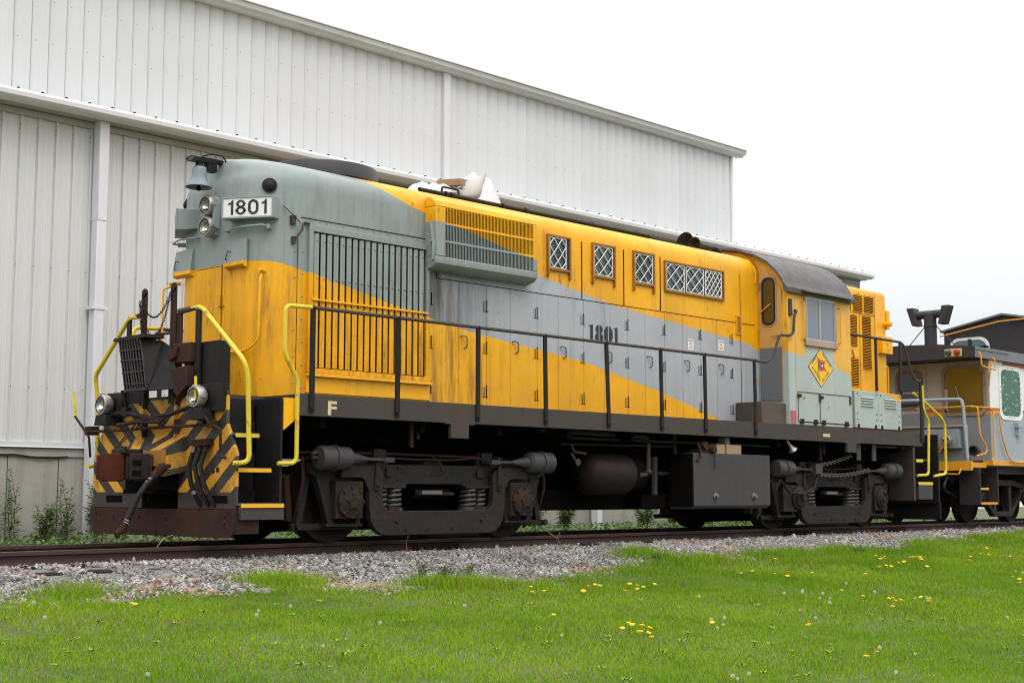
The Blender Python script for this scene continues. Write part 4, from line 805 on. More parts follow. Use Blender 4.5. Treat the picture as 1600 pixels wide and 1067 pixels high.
# --- trucks
def arcpts(cx, cz, r, a0, a1, n=6): return [(cx+r*math.cos(math.radians(a0+(a1-a0)*i/n)), cz+r*math.sin(math.radians(a0+(a1-a0)*i/n))) for i in range(n+1)]
def spring(mb, x, y, z0, z1, R, r, turns):
    n = int(turns*12); mb.tube([(x+R*math.cos(2*math.pi*i/12), y+R*math.sin(2*math.pi*i/12), z0+(z1-z0)*i/n) for i in range(n+1)], r, 6)
def make_truck(c0, rear):
    def part(name, mb, m, p=None, **k):
        mb.xf(Matrix.Translation((c0, 0, 0))); return mb.build(name, m, p or loco, **k)
    for sg in (-1, 1):
        Yf = sg*1.17
        def yy(a, b_): return sorted((sg*a, sg*b_))
        half = arcpts(.78, .49, .13, -90, 0, 5)+[(.91, .62)]+arcpts(1.02, .76, .11, 180, 120, 3)+[(1.0, .89)]+arcpts(1.12, .80, .10, 110, 90, 2)+[(1.52, .90), (1.54, .74)]+arcpts(1.26, .64, .10, 90, 170, 4)+[(1.12, .60), (1.12, .40)]+arcpts(.84, .34, .265, 0, -90, 7)
        poly = half+[(-x, z) for x, z in reversed(half)]
        q = MB(); q.prism(poly, 'Y', *yy(1.10, 1.19)); bolts(q, [(s*.70, sg*1.19, .24) for s in (-1, 1)], (0, sg, 0), .028, .02)
        fr = part('truck_frame', q, TRUCK, bevel=.012)
        q = MB(); ub = [(-1.9, .905), (1.9, .905), (1.92, .80), (1.75, .70), (.95, .70), (.95, .64), (.50, .64), (.44, .675), (-.44, .675), (-.50, .64), (-.95, .64), (-.95, .70), (-1.75, .70), (-1.92, .80)]
        q.prism(ub, 'Y', *yy(.95, 1.095)); q.box(-.95, -.50, *yy(.96, 1.13), .625, .662); q.box(.50, .95, *yy(.96, 1.13), .625, .662)
        q.box(-.28, .30, *yy(.85, 1.12), .54, .58); part('truck_bolster', q, TRUCK, fr, bevel=.006)
        if sg < 0:
            q = MB(); q.box(-.08, .10, -1.100, -1.096, .775, .80); q.prism([(-.78, .745), (-.46, .825), (-.46, .835), (-.78, .755)], 'Y', -1.101, -1.096); part('casting_mark', q, WORN if rear is None else TRUCK2, fr)
        for s in (-1, 1):
            q = MB(); x = s*1.4225
            # pedestal legs and tie bar
            q.prism([(s*1.20, .72), (s*1.26, .22), (s*1.20, .20), (s*1.13, .72)], 'Y', *yy(1.02, 1.12)); q.prism([(s*1.66, .75), (s*1.58, .22), (s*1.66, .20), (s*1.84, .75)], 'Y', *yy(1.02, 1.12)); q.box(*sorted((s*1.18, s*1.70)), *yy(1.04, 1.14), .19, .225)
            q.prism([(s*1.80, .80), (s*1.88, .80), (s*2.02, .20), (s*1.93, .20)], 'Y', *yy(.9, .98)); q.box(*sorted((s*1.15, s*2.10)), *yy(.96, 1.02), .155, .225); q.lathe([(.04, 0), (.04, .05)], (s*2.02, sg*1.02, .19), (0, sg, 0), 8)
            q.box(*sorted((s*1.0, s*1.75)), *yy(.86, 1.02), .72, .93)
            part('pedestal', q, TRUCK, fr, bevel=.005)
            q = MB(); q.box(x-.20, x+.20, *yy(1.0, 1.20), .28, .70); R = .185
            if rear and sg < 0 and s < 0:
                q.lathe([(.19, 0), (.19, .03), (.14, .05), (.14, .07), (.05, .10), (.05, .13)], (x+.22, sg*1.2, .50), (0, sg, 0), 20)
            elif rear: q.lathe([(.17, 0), (.17, .03), (.13, .035), (.13, .06), (.10, .065), (.10, .045), (.06, .045), (.06, .07)], (x, sg*1.20, .48), (0, sg, 0), 24)
            else:
                q.lathe([(R, 0), (R, .035), (R*.8, .05), (R*.4, .075), (R*.38, .09), (.02, .095)], (x, sg*1.20, .465), (0, sg, 0), 18)
                bolts(q, [(x+R*.9*math.cos(a), sg*1.225, .465+R*.9*math.sin(a)) for a in [math.pi*k/4 for k in range(8)]], (0, sg, 0), .024, .035)
                bolts(q, [(x+.08*math.cos(a), sg*1.26, .465+.08*math.sin(a)) for a in [.4+math.pi*k/2.5 for k in range(5)]], (0, sg, 0), .02, .03)
            part('journal_box', q, TRUCK2 if not rear else TRUCK, fr, bevel=.006)
            for dx, R2 in ((.82, .075), (.62, .095)):
                q = MB(); spring(q, s*dx, sg*1.02, .39, .625, R2, .021, 4.2); q.cyl((s*dx, sg*1.02, .36), (s*dx, sg*1.02, .40), R2+.03, n=16); q.cyl((s*dx, sg*1.02, .4), (s*dx, sg*1.02, .62), R2*.5, n=10); part('coil_spring', q, paint('spring', (.05, .048, .048), .4, rust=.15) if 'spring' not in bpy.data.materials else bpy.data.materials['spring'], fr)
            q = MB(); q.box(*sorted((s*.62, s*.78)), *yy(1.06, 1.15), .355, .41); part('spring_clip', q, TRUCK2, fr)
            # brake cylinders
            xc = s*1.58-(.03 if s > 0 else -.03); yb = sg*1.24
            q = MB(); d = s; q.lathe([(.09, -.22), (.13, -.19), (.135, 0.0), (.15, .0), (.15, .03), (.135, .03), (.138, .20), (.12, .225), (.02, .235)], (xc+s*.14, yb, .96), (s, 0, 0), 24)
            q.tube([(xc-s*.08, yb, .96), (xc-s*.36, yb, .955)], [.075, .024], 12); q.cyl((xc-s*.36, yb, .955), (xc-s*.60, yb, .95), .02, n=8); q.box(*sorted((xc-s*.60, xc-s*.74)), yb-.03, yb+.03, .925, .98)
            q.box(*sorted((xc-s*.1, xc+s*.3)), *yy(.98, 1.15), .82, .90)
            if s < 0 and not rear: q.tube([(xc-.22, yb, .95), (xc-.45, yb, .96)], .018, 6); q.tube([(xc-.45, yb, 1.0), (xc-.2, yb, 1.07)], .02, 6)
            part('brake_cylinder', q, TANKM, fr)
            q = MB(); q.prism([(s*.72, .90), (s*.98, .90), (s*.86, 1.06), (s*.78, 1.08)], 'Y', *yy(1.0, 1.06)); q.box(*sorted((s*.70, s*.80)), *yy(1.06, 1.12), .76, .86); part('brake_lever', q, TRUCK, fr)
    for s in (-1, 1):
        x = s*1.4225; q = MB(); q.cyl((x, -1.1, .508), (x, 1.1, .508), .085, n=16); ax = part('axle', q, PLOW)
        for sg in (-1, 1):
            q = MB(); q.lathe([(.09, -.05), (.16, -.045), (.22, -.01), (.38, .012), (.425, .05), (.46, .065), (.505, .062), (.509, .0), (.513, -.062), (.538, -.072), (.535, -.095), (.42, -.095), (.2, -.085), (.09, -.11)], (x, sg*.785, .508), (0, sg, 0), 48)
            part('wheel', q, WHEELM, ax, angle=25)
            q = MB(); q.prism([(x-s*.66, .75), (x-s*.58, .72), (x-s*.535, .30), (x-s*.60, .24)], 'Y', *sorted((sg*.72, sg*.86))); sh1 = q; q = MB(); q.prism([(x+s*.60, .78), (x+s*.66, .74), (x+s*.62, .26), (x+s*.54, .24)], 'Y', *sorted((sg*.72, sg*.86))); part('brake_shoe', q, SHOE, ax); part('brake_shoe', sh1, SHOE, ax)
    q = MB(); q.box(-.28, .28, -1.05, 1.05, .50, .62); q.box(-1.0, 1.0, -.5, .5, .3, .95); q.box(-1.8, -.9, -.6, .6, .25, .85); q.box(.9, 1.8, -.6, .6, .25, .85); part('traction_motor', q, DEEPBLK)
    q = MB(); q.box(-.27, .06, -1.16, -1.05, .555, .60); part('bolster_plate', q, STEEL)
    for s in (-1, 1):
        q = MB(); q.tube(rounded([(s*1.95, -1.0, .98), (s*1.99, -1.08, .70), (s*2.0, -.95, .35), (s*1.86, -.80, .12)], .12), .020, 7); part('sand_pipe', q, PLOW)
        q = MB(); q.prism([(s*.98, .60), (s*1.06, .60), (s*1.03, 1.0), (s*.97, 1.02)], 'Y', -1.215, -1.192); bolts(q, [(s*1.0, -1.215, .95), (s*1.02, -1.215, .66)], (0, -1, 0), .025, .02); part('brake_hanger', q, TRUCK2)
    q = MB(); q.tube(rounded([(-.95, -1.15, .98), (-.4, -1.14, .965), (.3, -1.14, .97), (.62, -1.15, 1.0), (.95, -1.16, .96)], .1), .013, 6); q.tube([(.02, -1.14, .97), (.05, -1.15, .85), (.12, -1.13, .80)], .010, 5); part('air_line', q, PLOW)
    for bb in ((-.98, -.80, -1.10, -.98, .93, 1.08), (.80, .98, -1.10, -.98, .93, 1.07), (-.15, .15, -1.06, -.9, .905, .945)): part('frame_lug', MB().box(*bb), TRUCK)
    q = MB(); bolts(q, [(x_, -1.095, z_) for x_ in (-.86, -.60, .60, .86) for z_ in (.72, .86)]+[(x_, -1.19, .14) for x_ in (-.55, -.2, .2, .55)], (0, -1, 0), .016, .012); part('rivets', q, TRUCK2)
SHOE = paint('shoe', (.06, .035, .018), .8, rust=.4, spec=0.05)
WHEELM = paint('wheel', (.026, .019, .016), .65, (.02, .015, .012), .2, .6, .3, rust=.35, spec=0.06)
make_truck(1.4225, False)
make_truck(9.05+1.4225, True)
q = MB(); q.box(13.56, 13.6, -1.42, 1.42, .40, 1.63); q.box(13.6, 13.63, -1.42, 1.42, .10, .40); q.prism([(13.6, -.15), (14.3, -.13), (14.4, .2), (13.6, .15)], 'Z', .75, 1.0); q.build('rear_pilot', BLACK, loco)
q = MB(); q.tube([(13.7, -.5, 1.25), (13.9, -.55, .95), (14.15, -.5, .75), (14.4, -.45, .85), (14.6, -.4, 1.0)], .03, 8); q.tube([(13.7, -.7, 1.15), (14.0, -.7, .8), (14.3, -.65, .85), (14.8, -.6, 1.0)], .025, 8); q.build('rear_hose', BLACK, loco)

# ------------------------------------------------------------------ loose things on the locomotive
def tarp_mesh():
    bm = bmesh.new(); n = 34; rr = random.Random(3); g = {}
    for i in range(n+1):
        for j in range(n+1):
            u, v = i/n, j/n; x = 1.78+1.56*u; y = -.52+1.1*v
            w2 = v-.42-.10*(u-.5); pk = max(0, 1-abs(u-.86)/(.66 if u < .86 else .16))
            rid = max(0, 1-abs(w2)*(1.5 if w2 < 0 else 2.6))
            h = .05+.40*pk*rid**.9+.16*math.exp(-((u-.22)**2)/.012)*max(0, 1-abs(v-.5)*1.6)
            cr_ = sum(a_*abs(math.sin(p_*u+q_*v+o_+1.5*math.sin(2.3*v+u*4))) for a_, p_, q_, o_ in ((.06, 8, 4, 0), (.045, 5, -11, 1), (.03, 17, 9, 2), (.022, -13, 21, .5)))
            h += cr_*(.7+.8*pk)+rr.uniform(-.008, .008)-.04
            e = min(u, 1-u, v, 1-v)*8; h = h*min(1, e)-.03*(1-min(1, e))
            g[i, j] = bm.verts.new((x+.03*math.sin(11*v+5*u), y+.03*math.sin(13*u), 4.40+h))
    for i in range(n):
        for j in range(n): bm.faces.new((g[i, j], g[i+1, j], g[i+1, j+1], g[i, j+1]))
    me = bpy.data.meshes.new('tarp'); bm.to_mesh(me); bm.free(); me.materials.append(TARP)
    me.polygons.foreach_set('use_smooth', [True]*len(me.polygons)); me.set_sharp_from_angle(angle=math.radians(22)); o = bpy.data.objects.new('tarp', me); C.objects.link(o)
    o.modifiers.new('sol', 'SOLIDIFY').thickness = .008
    return o
tp = tag(tarp_mesh(), 'crumpled white tarpaulin heaped on the locomotive roof', 'tarp')
bm = bmesh.new(); L_a, T_a, E_a, M_a = Vector((2.22, -.46, 4.47)), Vector((3.13, -.22, 4.95)), Vector((3.0, -.30, 4.70)), Vector((2.78, -.50, 4.46)); gg = {}
for i in range(13):
    for j in range(5):
        a_, b_ = i/12, j/4; p = L_a.lerp(T_a, a_).lerp((L_a*.9+M_a*.1).lerp(M_a, min(1, a_*1.4)).lerp(E_a, max(0, a_-.55)/.45), b_); p.y -= .05*math.sin(math.pi*b_)+.025*math.sin(9*a_+4*b_); p.z += .018*math.sin(14*a_)*(1-b_)*(a_ < .95); gg[i, j] = bm.verts.new(p)
for i in range(12):
    for j in range(4): bm.faces.new((gg[i, j], gg[i+1, j], gg[i+1, j+1], gg[i, j+1]))
me = bpy.data.meshes.new('tarp_flap'); bm.to_mesh(me); bm.free(); me.materials.append(paint('tarp_grey', (.42, .39, .36), .6, (.25, .2, .16), .5, .5, .2)); me.polygons.foreach_set('use_smooth', [True]*len(me.polygons)); fl_ = bpy.data.objects.new('tarp_flap', me); C.objects.link(fl_); fl_.modifiers.new('sol', 'SOLIDIFY').thickness = .01; attach(fl_, tp)
q = MB(); q.box(-.10, .10, -.17, .17, -.045, .045); wb = q.build('wood_block', WOOD, bevel=.005); wb.location = (2.38, -.34, 4.66); wb.rotation_euler = (.0, -.15, .5)
tag(wb, 'short block of rough wood lying on the white tarpaulin on the roof', 'wood block', 'wood blocks on the tarpaulin')
q = MB(); q.box(-.17, .17, -.05, .05, -.03, .03); wb = q.build('wood_block', paint('dark_wood', (.20, .13, .08), .8, bm=.2), bevel=.004); wb.location = (2.66, -.26, 4.72); wb.rotation_euler = (.1, -.25, .1)
tag(wb, 'darker thin plank piece behind the roof wood block on the tarpaulin', 'wood block', 'wood blocks on the tarpaulin')
for x0, x1, z0, lab in ((6.78, 6.98, 1.149, 'squared timber block on the fuel tank, the front one of the pair'), (7.02, 7.40, 1.149, 'longer squared timber block on the fuel tank, behind the short one')):
    q = MB(); q.box(x0, x1, -1.42, -1.25, z0, z0+.14); o = q.build('timber_block', WOOD, bevel=.005); tag(o, lab, 'wood block', 'timber blocks on the fuel tank')
q = MB(); q.box(7.02, 7.14, -1.40, -1.26, 1.290, 1.395); o = q.build('timber_block', paint('grey_wood', (.16, .13, .10), .8), bevel=.005); tag(o, 'small grey wood chock sitting on top of the timber block pair', 'wood block', 'timber blocks on the fuel tank')

# ================================================================== GROUND
def lerp(a, b, t): return a+(b-a)*t
def edge(X):
    t = min(max((X-2)/9., 0), 1); return -.36+.16*t, -2.6+.4*t
def edge_np(X):
    t = np.clip((X-2)/9., 0, 1); return -.36+.16*t, -2.6+.4*t
def ground_np(X, Y):
    ze, ye = edge_np(X)
    lawn = ze+(np.maximum(Y, -16)-ye)*.07
    lawn = lawn+.018*np.sin(X*1.7+Y)*np.sin(Y*1.3)
    t = np.clip((-1.25-Y)/(-1.25-ye), 0, 1)
    bed = -.155+(ze+.155)*t**1.2
    z = np.where(Y < ye, lawn, bed)
    far = -.155+(-.22+.155)*np.clip((Y-1.3)/1.5, 0, 1)
    return np.where(Y > 1.3, far, z)
def axis(segs):
    out = []
    for a, b, n in segs: out += list(np.linspace(a, b, n, endpoint=False))
    return np.array(out+[segs[-1][1]])
xs_ = axis([(-400, -12, 12), (-12, 26, 150), (26, 80, 40), (80, 900, 12)]); ys_ = axis([(-300, -16, 10), (-16, -3.2, 50), (-3.2, 3.2, 60), (3.2, 9, 8), (9, 900, 20)])
EDGE = np.array([(-9, -2.8), (-6, -2.76), (-4.95, -2.83), (-4.4, -2.6), (-3.94, -2.87), (-3.26, -2.39), (-2.99, -2.6), (-2.3, -2.62), (-1.9, -2.55), (-1.6, -2.95), (-1.3, -3.2), (-.9, -3.1), (-.56, -2.97), (-.08, -2.85), (.4, -3.0), (.9, -3.2), (1.74, -3.1), (2.7, -2.75), (3.6, -2.6), (3.9, -2.8), (4.3, -2.35), (4.6, -2.6), (5.5, -2.63), (6.9, -2.74), (8.4, -2.87), (9.3, -2.88), (10.5, -2.78), (12, -2.58), (13.8, -2.43), (15.2, -2.25), (30, -2.2)])
def stone_edge(X): return np.interp(X, EDGE[:, 0], EDGE[:, 1])
GX, GY = np.meshgrid(xs_, ys_, indexing='ij'); GZ = ground_np(GX, GY)
vs = np.stack([GX, GY, GZ], -1).reshape(-1, 3); nx, ny = len(xs_), len(ys_)
ii, jj = np.meshgrid(np.arange(nx-1), np.arange(ny-1), indexing='ij'); a = (ii*ny+jj).ravel()
fs = np.stack([a, a+ny, a+ny+1, a+1], -1)
def np_mesh(name, vs, fs, mats, smooth=True, midx=None):
    me = bpy.data.meshes.new(name); n = len(vs); k = fs.shape[1]; m_ = len(fs)
    me.vertices.add(n); me.vertices.foreach_set('co', np.asarray(vs, np.float32).ravel())
    me.loops.add(m_*k); me.loops.foreach_set('vertex_index', np.asarray(fs, np.int32).ravel())
    me.polygons.add(m_); me.polygons.foreach_set('loop_start', np.arange(0, m_*k, k, dtype=np.int32)); me.polygons.foreach_set('loop_total', np.full(m_, k, np.int32))
    for q_ in mats: me.materials.append(q_)
    if midx is not None: me.polygons.foreach_set('material_index', midx.astype(np.int32))
    me.polygons.foreach_set('use_smooth', np.full(m_, smooth)); me.update(calc_edges=True)
    o = bpy.data.objects.new(name, me); C.objects.link(o); return o
m, nt, b = newmat('ground'); t = nt.nodes.new('ShaderNodeTexCoord'); s = nt.nodes.new('ShaderNodeSeparateXYZ'); nt.links.new(t.outputs['Object'], s.inputs[0])
yb_ = math_(nt, 'ADD', s.outputs[1], rng(nt, tex(nt, 1.6, 4), 0, 1, -.3, .3))
gr = mix(nt, rng(nt, tex(nt, 1.2, 5), .35, .65), (.06, .085, .020), (.085, .11, .030)); gr = mix(nt, rng(nt, tex(nt, 30, 4), .5, .7, 0, .5), gr, (.12, .12, .05))
st = mix(nt, rng(nt, tex(nt, 30, 4, .7), .4, .65), (.10, .09, .08), (.26, .245, .235))
bedm = math_(nt, 'MULTIPLY', rng(nt, yb_, -2.5, -2.2), rng(nt, yb_, 3.2, 2.6))
nt.links.new(mix(nt, bedm, gr, st), b.inputs['Base Color']); b.inputs['Roughness'].default_value = .9; bump(nt, b, tex(nt, 25, 5, .7), .6, .05)
tag(np_mesh('ground', vs, fs, [m]), kind='structure')
# far road strip
rd = MB(); rd.add([(30, 13, -.21), (200, 55, -.21), (200, 66, -.21), (27, 19, -.21)], [(0, 1, 2, 3)]); rdm = paint('pale_concrete', (.42, .40, .36), .9, streak=0, bm=.1)
tag(rd.build('road', rdm), kind='structure')
# ------------------------------------------------------------------ ballast stones
rs = np.random.default_rng(5)
def ico():
    p = (1+5**.5)/2; v = [(-1, p, 0), (1, p, 0), (-1, -p, 0), (1, -p, 0), (0, -1, p), (0, 1, p), (0, -1, -p), (0, 1, -p), (p, 0, -1), (p, 0, 1), (-p, 0, -1), (-p, 0, 1)]
    f = [(0, 11, 5), (0, 5, 1), (0, 1, 7), (0, 7, 10), (0, 10, 11), (1, 5, 9), (5, 11, 4), (11, 10, 2), (10, 7, 6), (7, 1, 8), (3, 9, 4), (3, 4, 2), (3, 2, 6), (3, 6, 8), (3, 8, 9), (4, 9, 5), (2, 4, 11), (6, 2, 10), (8, 6, 7), (9, 8, 1)]
    return np.array(v, float)/np.linalg.norm(v[0]), np.array(f)
IV, IF = ico()
def rotm(n):
    q = rs.normal(size=(n, 4)); q /= np.linalg.norm(q, axis=1, keepdims=True); w_, x, y, z = q.T
    return np.stack([np.stack([1-2*(y*y+z*z), 2*(x*y-w_*z), 2*(x*z+w_*y)], -1), np.stack([2*(x*y+w_*z), 1-2*(x*x+z*z), 2*(y*z-w_*x)], -1), np.stack([2*(x*z-w_*y), 2*(y*z+w_*x), 1-2*(x*x+y*y)], -1)], -2)
def stones(name, X, Y, size, mats, sink=.35):
    n = len(X); Z = ground_np(X, Y); sc = np.asarray(size).reshape(-1, 1)*np.stack([rs.uniform(.8, 1.6, n), rs.uniform(.55, 1.0, n), rs.uniform(.35, .75, n)], -1)/1.0
    V = IV[None]*(1+rs.uniform(-.34, .30, (n, 12, 1))); V = V*sc[:, None, :]; V = np.einsum('nij,nkj->nki', rotm(n), V)
    V += np.stack([X, Y, Z+size*(.5-sink)+rs.uniform(0, .02, n)], -1)[:, None, :]
    F = IF[None]+12*np.arange(n)[:, None, None]
    return np_mesh(name, V.reshape(-1, 3), F.reshape(-1, 3), mats, False)
m, nt, b = newmat('ballast'); g = nt.nodes.new('ShaderNodeNewGeometry'); r = nt.nodes.new('ShaderNodeValToRGB'); nt.links.new(g.outputs['Random Per Island'], r.inputs[0])
els = r.color_ramp.elements; els[0].color = (.10, .095, .092, 1); els[1].color = (.42, .39, .36, 1)
for p_, c_ in ((.15, (.16, .15, .145, 1)), (.40, (.235, .222, .215, 1)), (.62, (.30, .285, .27, 1)), (.76, (.38, .36, .345, 1)), (.86, (.50, .48, .455, 1)), (.90, (.28, .18, .12, 1)), (.93, (.35, .29, .23, 1))):
    e = els.new(p_); e.color = c_
col = mix(nt, rng(nt, tex(nt, 45, 4, .7), .4, .7, 0, .4), r.outputs[0], (.13, .12, .11)); col = mix(nt, rng(nt, tex(nt, 1.3, 4, .6, off=(2, 2, 0)), .50, .66, 0, .55), col, (.10, .085, .07))
col = mix(nt, math_(nt, 'MULTIPLY', rng(nt, tex(nt, .9, 3), .56, .64), rng(nt, g.outputs['Random Per Island'], .3, .6, .7, .1)), col, (.34, .17, .08))
nt.links.new(col, b.inputs['Base Color']); b.inputs['Roughness'].default_value = .85; BALL = m
X = []; Y = []
def scat(n, x0, x1, y0, y1, wob=0):
    x = rs.uniform(x0, x1, n); y = rs.uniform(y0, y1, n)
    return x, y
for (n, x0, x1, y0, y1) in ((36000, -7.5, 4.5, -3.9, -.86), (21000, 4.5, 13, -3.1, -.86), (9000, 13, 24, -2.5, -.86), (6500, -7.5, 4, -.66, 1.6), (3500, 4, 18, -.66, 1.4)):
    x, y = scat(n, x0, x1, y0, y1); ze, ye = edge_np(x)
    keep = y > stone_edge(x)+rs.normal(0, .10, n)-.05
    for xt in (-3.84, -3.30, -2.70): keep &= ~((abs(x-xt) < .135) & (y < -1.05) & (y > -1.85))
    X.append(x[keep]); Y.append(y[keep])
X = np.concatenate(X); Y = np.concatenate(Y)
sz = np.where(X > 13, .034, np.where(X > 4.5, .026, .021))*rs.uniform(.55, 1.35, len(X))*np.where(rs.uniform(0, 1, len(X)) < .06, 1.6, 1)
tag(stones('ballast_gravel', X, Y, sz, [BALL]), 'pale grey crushed stone ballast heaped beside the rails', 'gravel', kind='stuff')
# ------------------------------------------------------------------ grass
m, nt, b = newmat('grass'); g = nt.nodes.new('ShaderNodeNewGeometry'); r = nt.nodes.new('ShaderNodeValToRGB'); nt.links.new(g.outputs['Random Per Island'], r.inputs[0])
els = r.color_ramp.elements; els[0].color = (.05, .12, .005, 1); els[1].color = (.30, .28, .10, 1)
for p_, c_ in ((.25, (.12, .25, .006, 1)), (.6, (.21, .365, .009, 1)), (.84, (.34, .49, .020, 1)), (.90, (.28, .36, .05, 1)), (.95, (.40, .36, .20, 1))):
    e = els.new(p_); e.color = c_
big = rng(nt, tex(nt, .75, 5, .6), .36, .64)
col = mix(nt, math_(nt, 'MULTIPLY', big, .35), r.outputs[0], (.33, .48, .014))
col = mix(nt, math_(nt, 'MULTIPLY', rng(nt, tex(nt, 1.9, 4, .6, off=(5, 0, 0)), .56, .68), .5), col, (.08, .17, .010))
t = nt.nodes.new('ShaderNodeTexCoord'); s = nt.nodes.new('ShaderNodeSeparateXYZ'); nt.links.new(t.outputs['Object'], s.inputs[0])
dry = math_(nt, 'MULTIPLY', rng(nt, tex(nt, 2.3, 4, .7, (.6, 1.4, 1)), .54, .66), rng(nt, s.outputs[1], -6.5, -3.6, .08, .55))
col = mix(nt, dry, col, (.30, .25, .12)); col = mix(nt, rng(nt, tex(nt, .35, 3, .5, off=(3, 8, 0)), .42, .62, 0, .55), col, (.10, .235, .009)); col = mix(nt, rng(nt, tex(nt, 1.1, 5, .65, off=(7, 2, 0)), .55, .70, 0, .45), col, (.30, .36, .05))
nt.links.new(col, b.inputs['Base Color']); b.inputs['Roughness'].default_value = .55; b.inputs['Specular IOR Level'].default_value = .06
tr = nt.nodes.new('ShaderNodeBsdfTranslucent'); nt.links.new(col, tr.inputs[0]); ms = nt.nodes.new('ShaderNodeMixShader'); ms.inputs[0].default_value = .32
nt.links.new(b.outputs[0], ms.inputs[1]); nt.links.new(tr.outputs[0], ms.inputs[2]); nt.links.new(ms.outputs[0], nt.nodes['Material Output'].inputs[0]); GRASS = m
def blades(X, Y, H, W):
    n = len(X); Z = ground_np(X, Y)-.005; th = rs.uniform(0, 2*np.pi, n); lean = rs.uniform(.05, .75, n)*H; dx = np.cos(th); dy = np.sin(th)
    fa = rs.uniform(0, np.pi, n); px = np.cos(fa)*W/2; py = np.sin(fa)*W/2
    V = np.zeros((n, 6, 3))
    for k, (t, wv) in enumerate(((0, 1), (.5, .85), (1, .12))):
        cx = X+dx*lean*t*t; cy = Y+dy*lean*t*t; cz = Z+H*t*(1-.18*t*lean/np.maximum(H, 1e-6))
        V[:, 2*k] = np.stack([cx-px*wv, cy-py*wv, cz], -1); V[:, 2*k+1] = np.stack([cx+px*wv, cy+py*wv, cz], -1)
    F = np.array([[0, 1, 3, 2], [2, 3, 5, 4]])[None]+6*np.arange(n)[:, None, None]
    return V.reshape(-1, 3), F.reshape(-1, 4)
# patchiness by smooth noise
def vn(X, Y, s, seed):
    r_ = np.random.default_rng(seed); T = r_.uniform(0, 1, (64, 64)); x = X*s+100; y = Y*s+100; i = np.floor(x).astype(int); j = np.floor(y).astype(int); u = x-i; v = y-j; u = u*u*(3-2*u); v = v*v*(3-2*v)
    i %= 63; j %= 63; return (T[i, j]*(1-u)*(1-v)+T[i+1, j]*u*(1-v)+T[i, j+1]*(1-u)*v+T[i+1, j+1]*u*v)
GVx = []; GF = []; off = 0
def lawn_patch(n, x0, x1, y0, y1, h, wd, cond=None):
    global off
    x = rs.uniform(x0, x1, n); y = rs.uniform(y0, y1, n); ze, ye = edge_np(x)
    keep = y < stone_edge(x)+rs.normal(0, .11, n)*(rs.uniform(0, 1, n) < .8)+np.where(rs.uniform(0, 1, n) < .02, .5, 0)
    # inside the view wedge only (with a wide margin)
    ang = np.degrees(np.arctan2(x+10.46, y+13.82)); keep &= (ang > 16) & (ang < 80)
    x, y = x[keep], y[keep]; ze, ye = edge_np(x); P_ = vn(x, y, .9, 1)*.6+vn(x, y, 2.7, 2)*.4
    nearedge = np.clip((y-stone_edge(x)+.6)/.5, 0, 1); tall = nearedge*(vn(x, y, 1.1, 9) > .45)
    H = h*(.55+.8*P_+rs.uniform(-.25, .35, len(x)))*(1+1.1*tall); thin = vn(x, y, 1.3, 4)
    k2 = rs.uniform(0, 1, len(x)) < np.clip(.35+thin*1.6, 0, 1); 
    V, F = blades(x[k2], y[k2], H[k2], wd*rs.uniform(.7, 1.3, k2.sum())); GVx.append(V); GF.append(F+off); off += len(V)
lawn_patch(150000, -7.5, 1.5, -9.8, -5.2, .046, .0048)
lawn_patch(120000, -7.5, 3.5, -5.2, -2.2, .046, .005)
lawn_patch(95000, 1.5, 9, -9.6, -5.2, .052, .006)
lawn_patch(30000, 9, 20, -8.5, -4.6, .06, .010)
lawn_patch(85000, 3.5, 12, -5.2, -1.9, .058, .007)
lawn_patch(45000, 12, 30, -4.6, -1.7, .065, .012)
tag(np_mesh('lawn_grass', np.concatenate(GVx), np.concatenate(GF), [GRASS]), 'bright green mown lawn with dry patches in front of the ballast', 'grass', kind='stuff')
q = MB(); rr = random.Random(21)
for k in range(420):
    x = rr.uniform(-6, 16); y = rr.uniform(-9, -2.9); z0_ = float(ground_np(np.array([x]), np.array([y]))[0]); nl = rr.randint(5, 9); sz_ = rr.uniform(.02, .055)
    for j in range(nl):
        a = 6.283*j/nl+rr.uniform(-.3, .3); d = Vector((math.cos(a), math.sin(a), rr.uniform(.25, .7))).normalized(); p = Vector((x, y, z0_+.02)); sd = Vector((-d.y, d.x, 0))*sz_*.22
        q.add([p, p+d*sz_*.55+sd, p+d*sz_*1.1, p+d*sz_*.55-sd], [(0, 1, 2, 3)])
lw = plain('lawn_leaf', (.16, .29, .012), .9); tag(q.build('lawn_leaf_rosettes', lw, recalc=False), 'small broad-leaved rosettes scattered through the lawn', 'lawn weeds', kind='stuff')
q = MB()
for k in range(520):
    x = rr.uniform(-6, 14); y = rr.uniform(-8.8, -2.9) if rr.random() < .6 else rr.uniform(-4.4, -2.8); z0_ = float(ground_np(np.array([x]), np.array([y]))[0]); h_ = rr.uniform(.05, .13); dx_, dy_ = rr.uniform(-.05, .05), rr.uniform(-.03, .03)
    q.add([(x-.0016, y, z0_), (x+.0016, y, z0_), (x+dx_+.001, y+dy_, z0_+h_), (x+dx_-.001, y+dy_, z0_+h_)], [(0, 1, 2, 3)]); q.add([(x+dx_-.004, y+dy_, z0_+h_-.012), (x+dx_+.003, y+dy_, z0_+h_-.014), (x+dx_+.001, y+dy_, z0_+h_+.008)], [(0, 1, 2)])
tag(q.build('dead_grass_stalks', plain('dead_stalk', (.22, .13, .09), .9), recalc=False), 'thin brown dead grass stalks standing in the lawn', 'grass', kind='stuff')
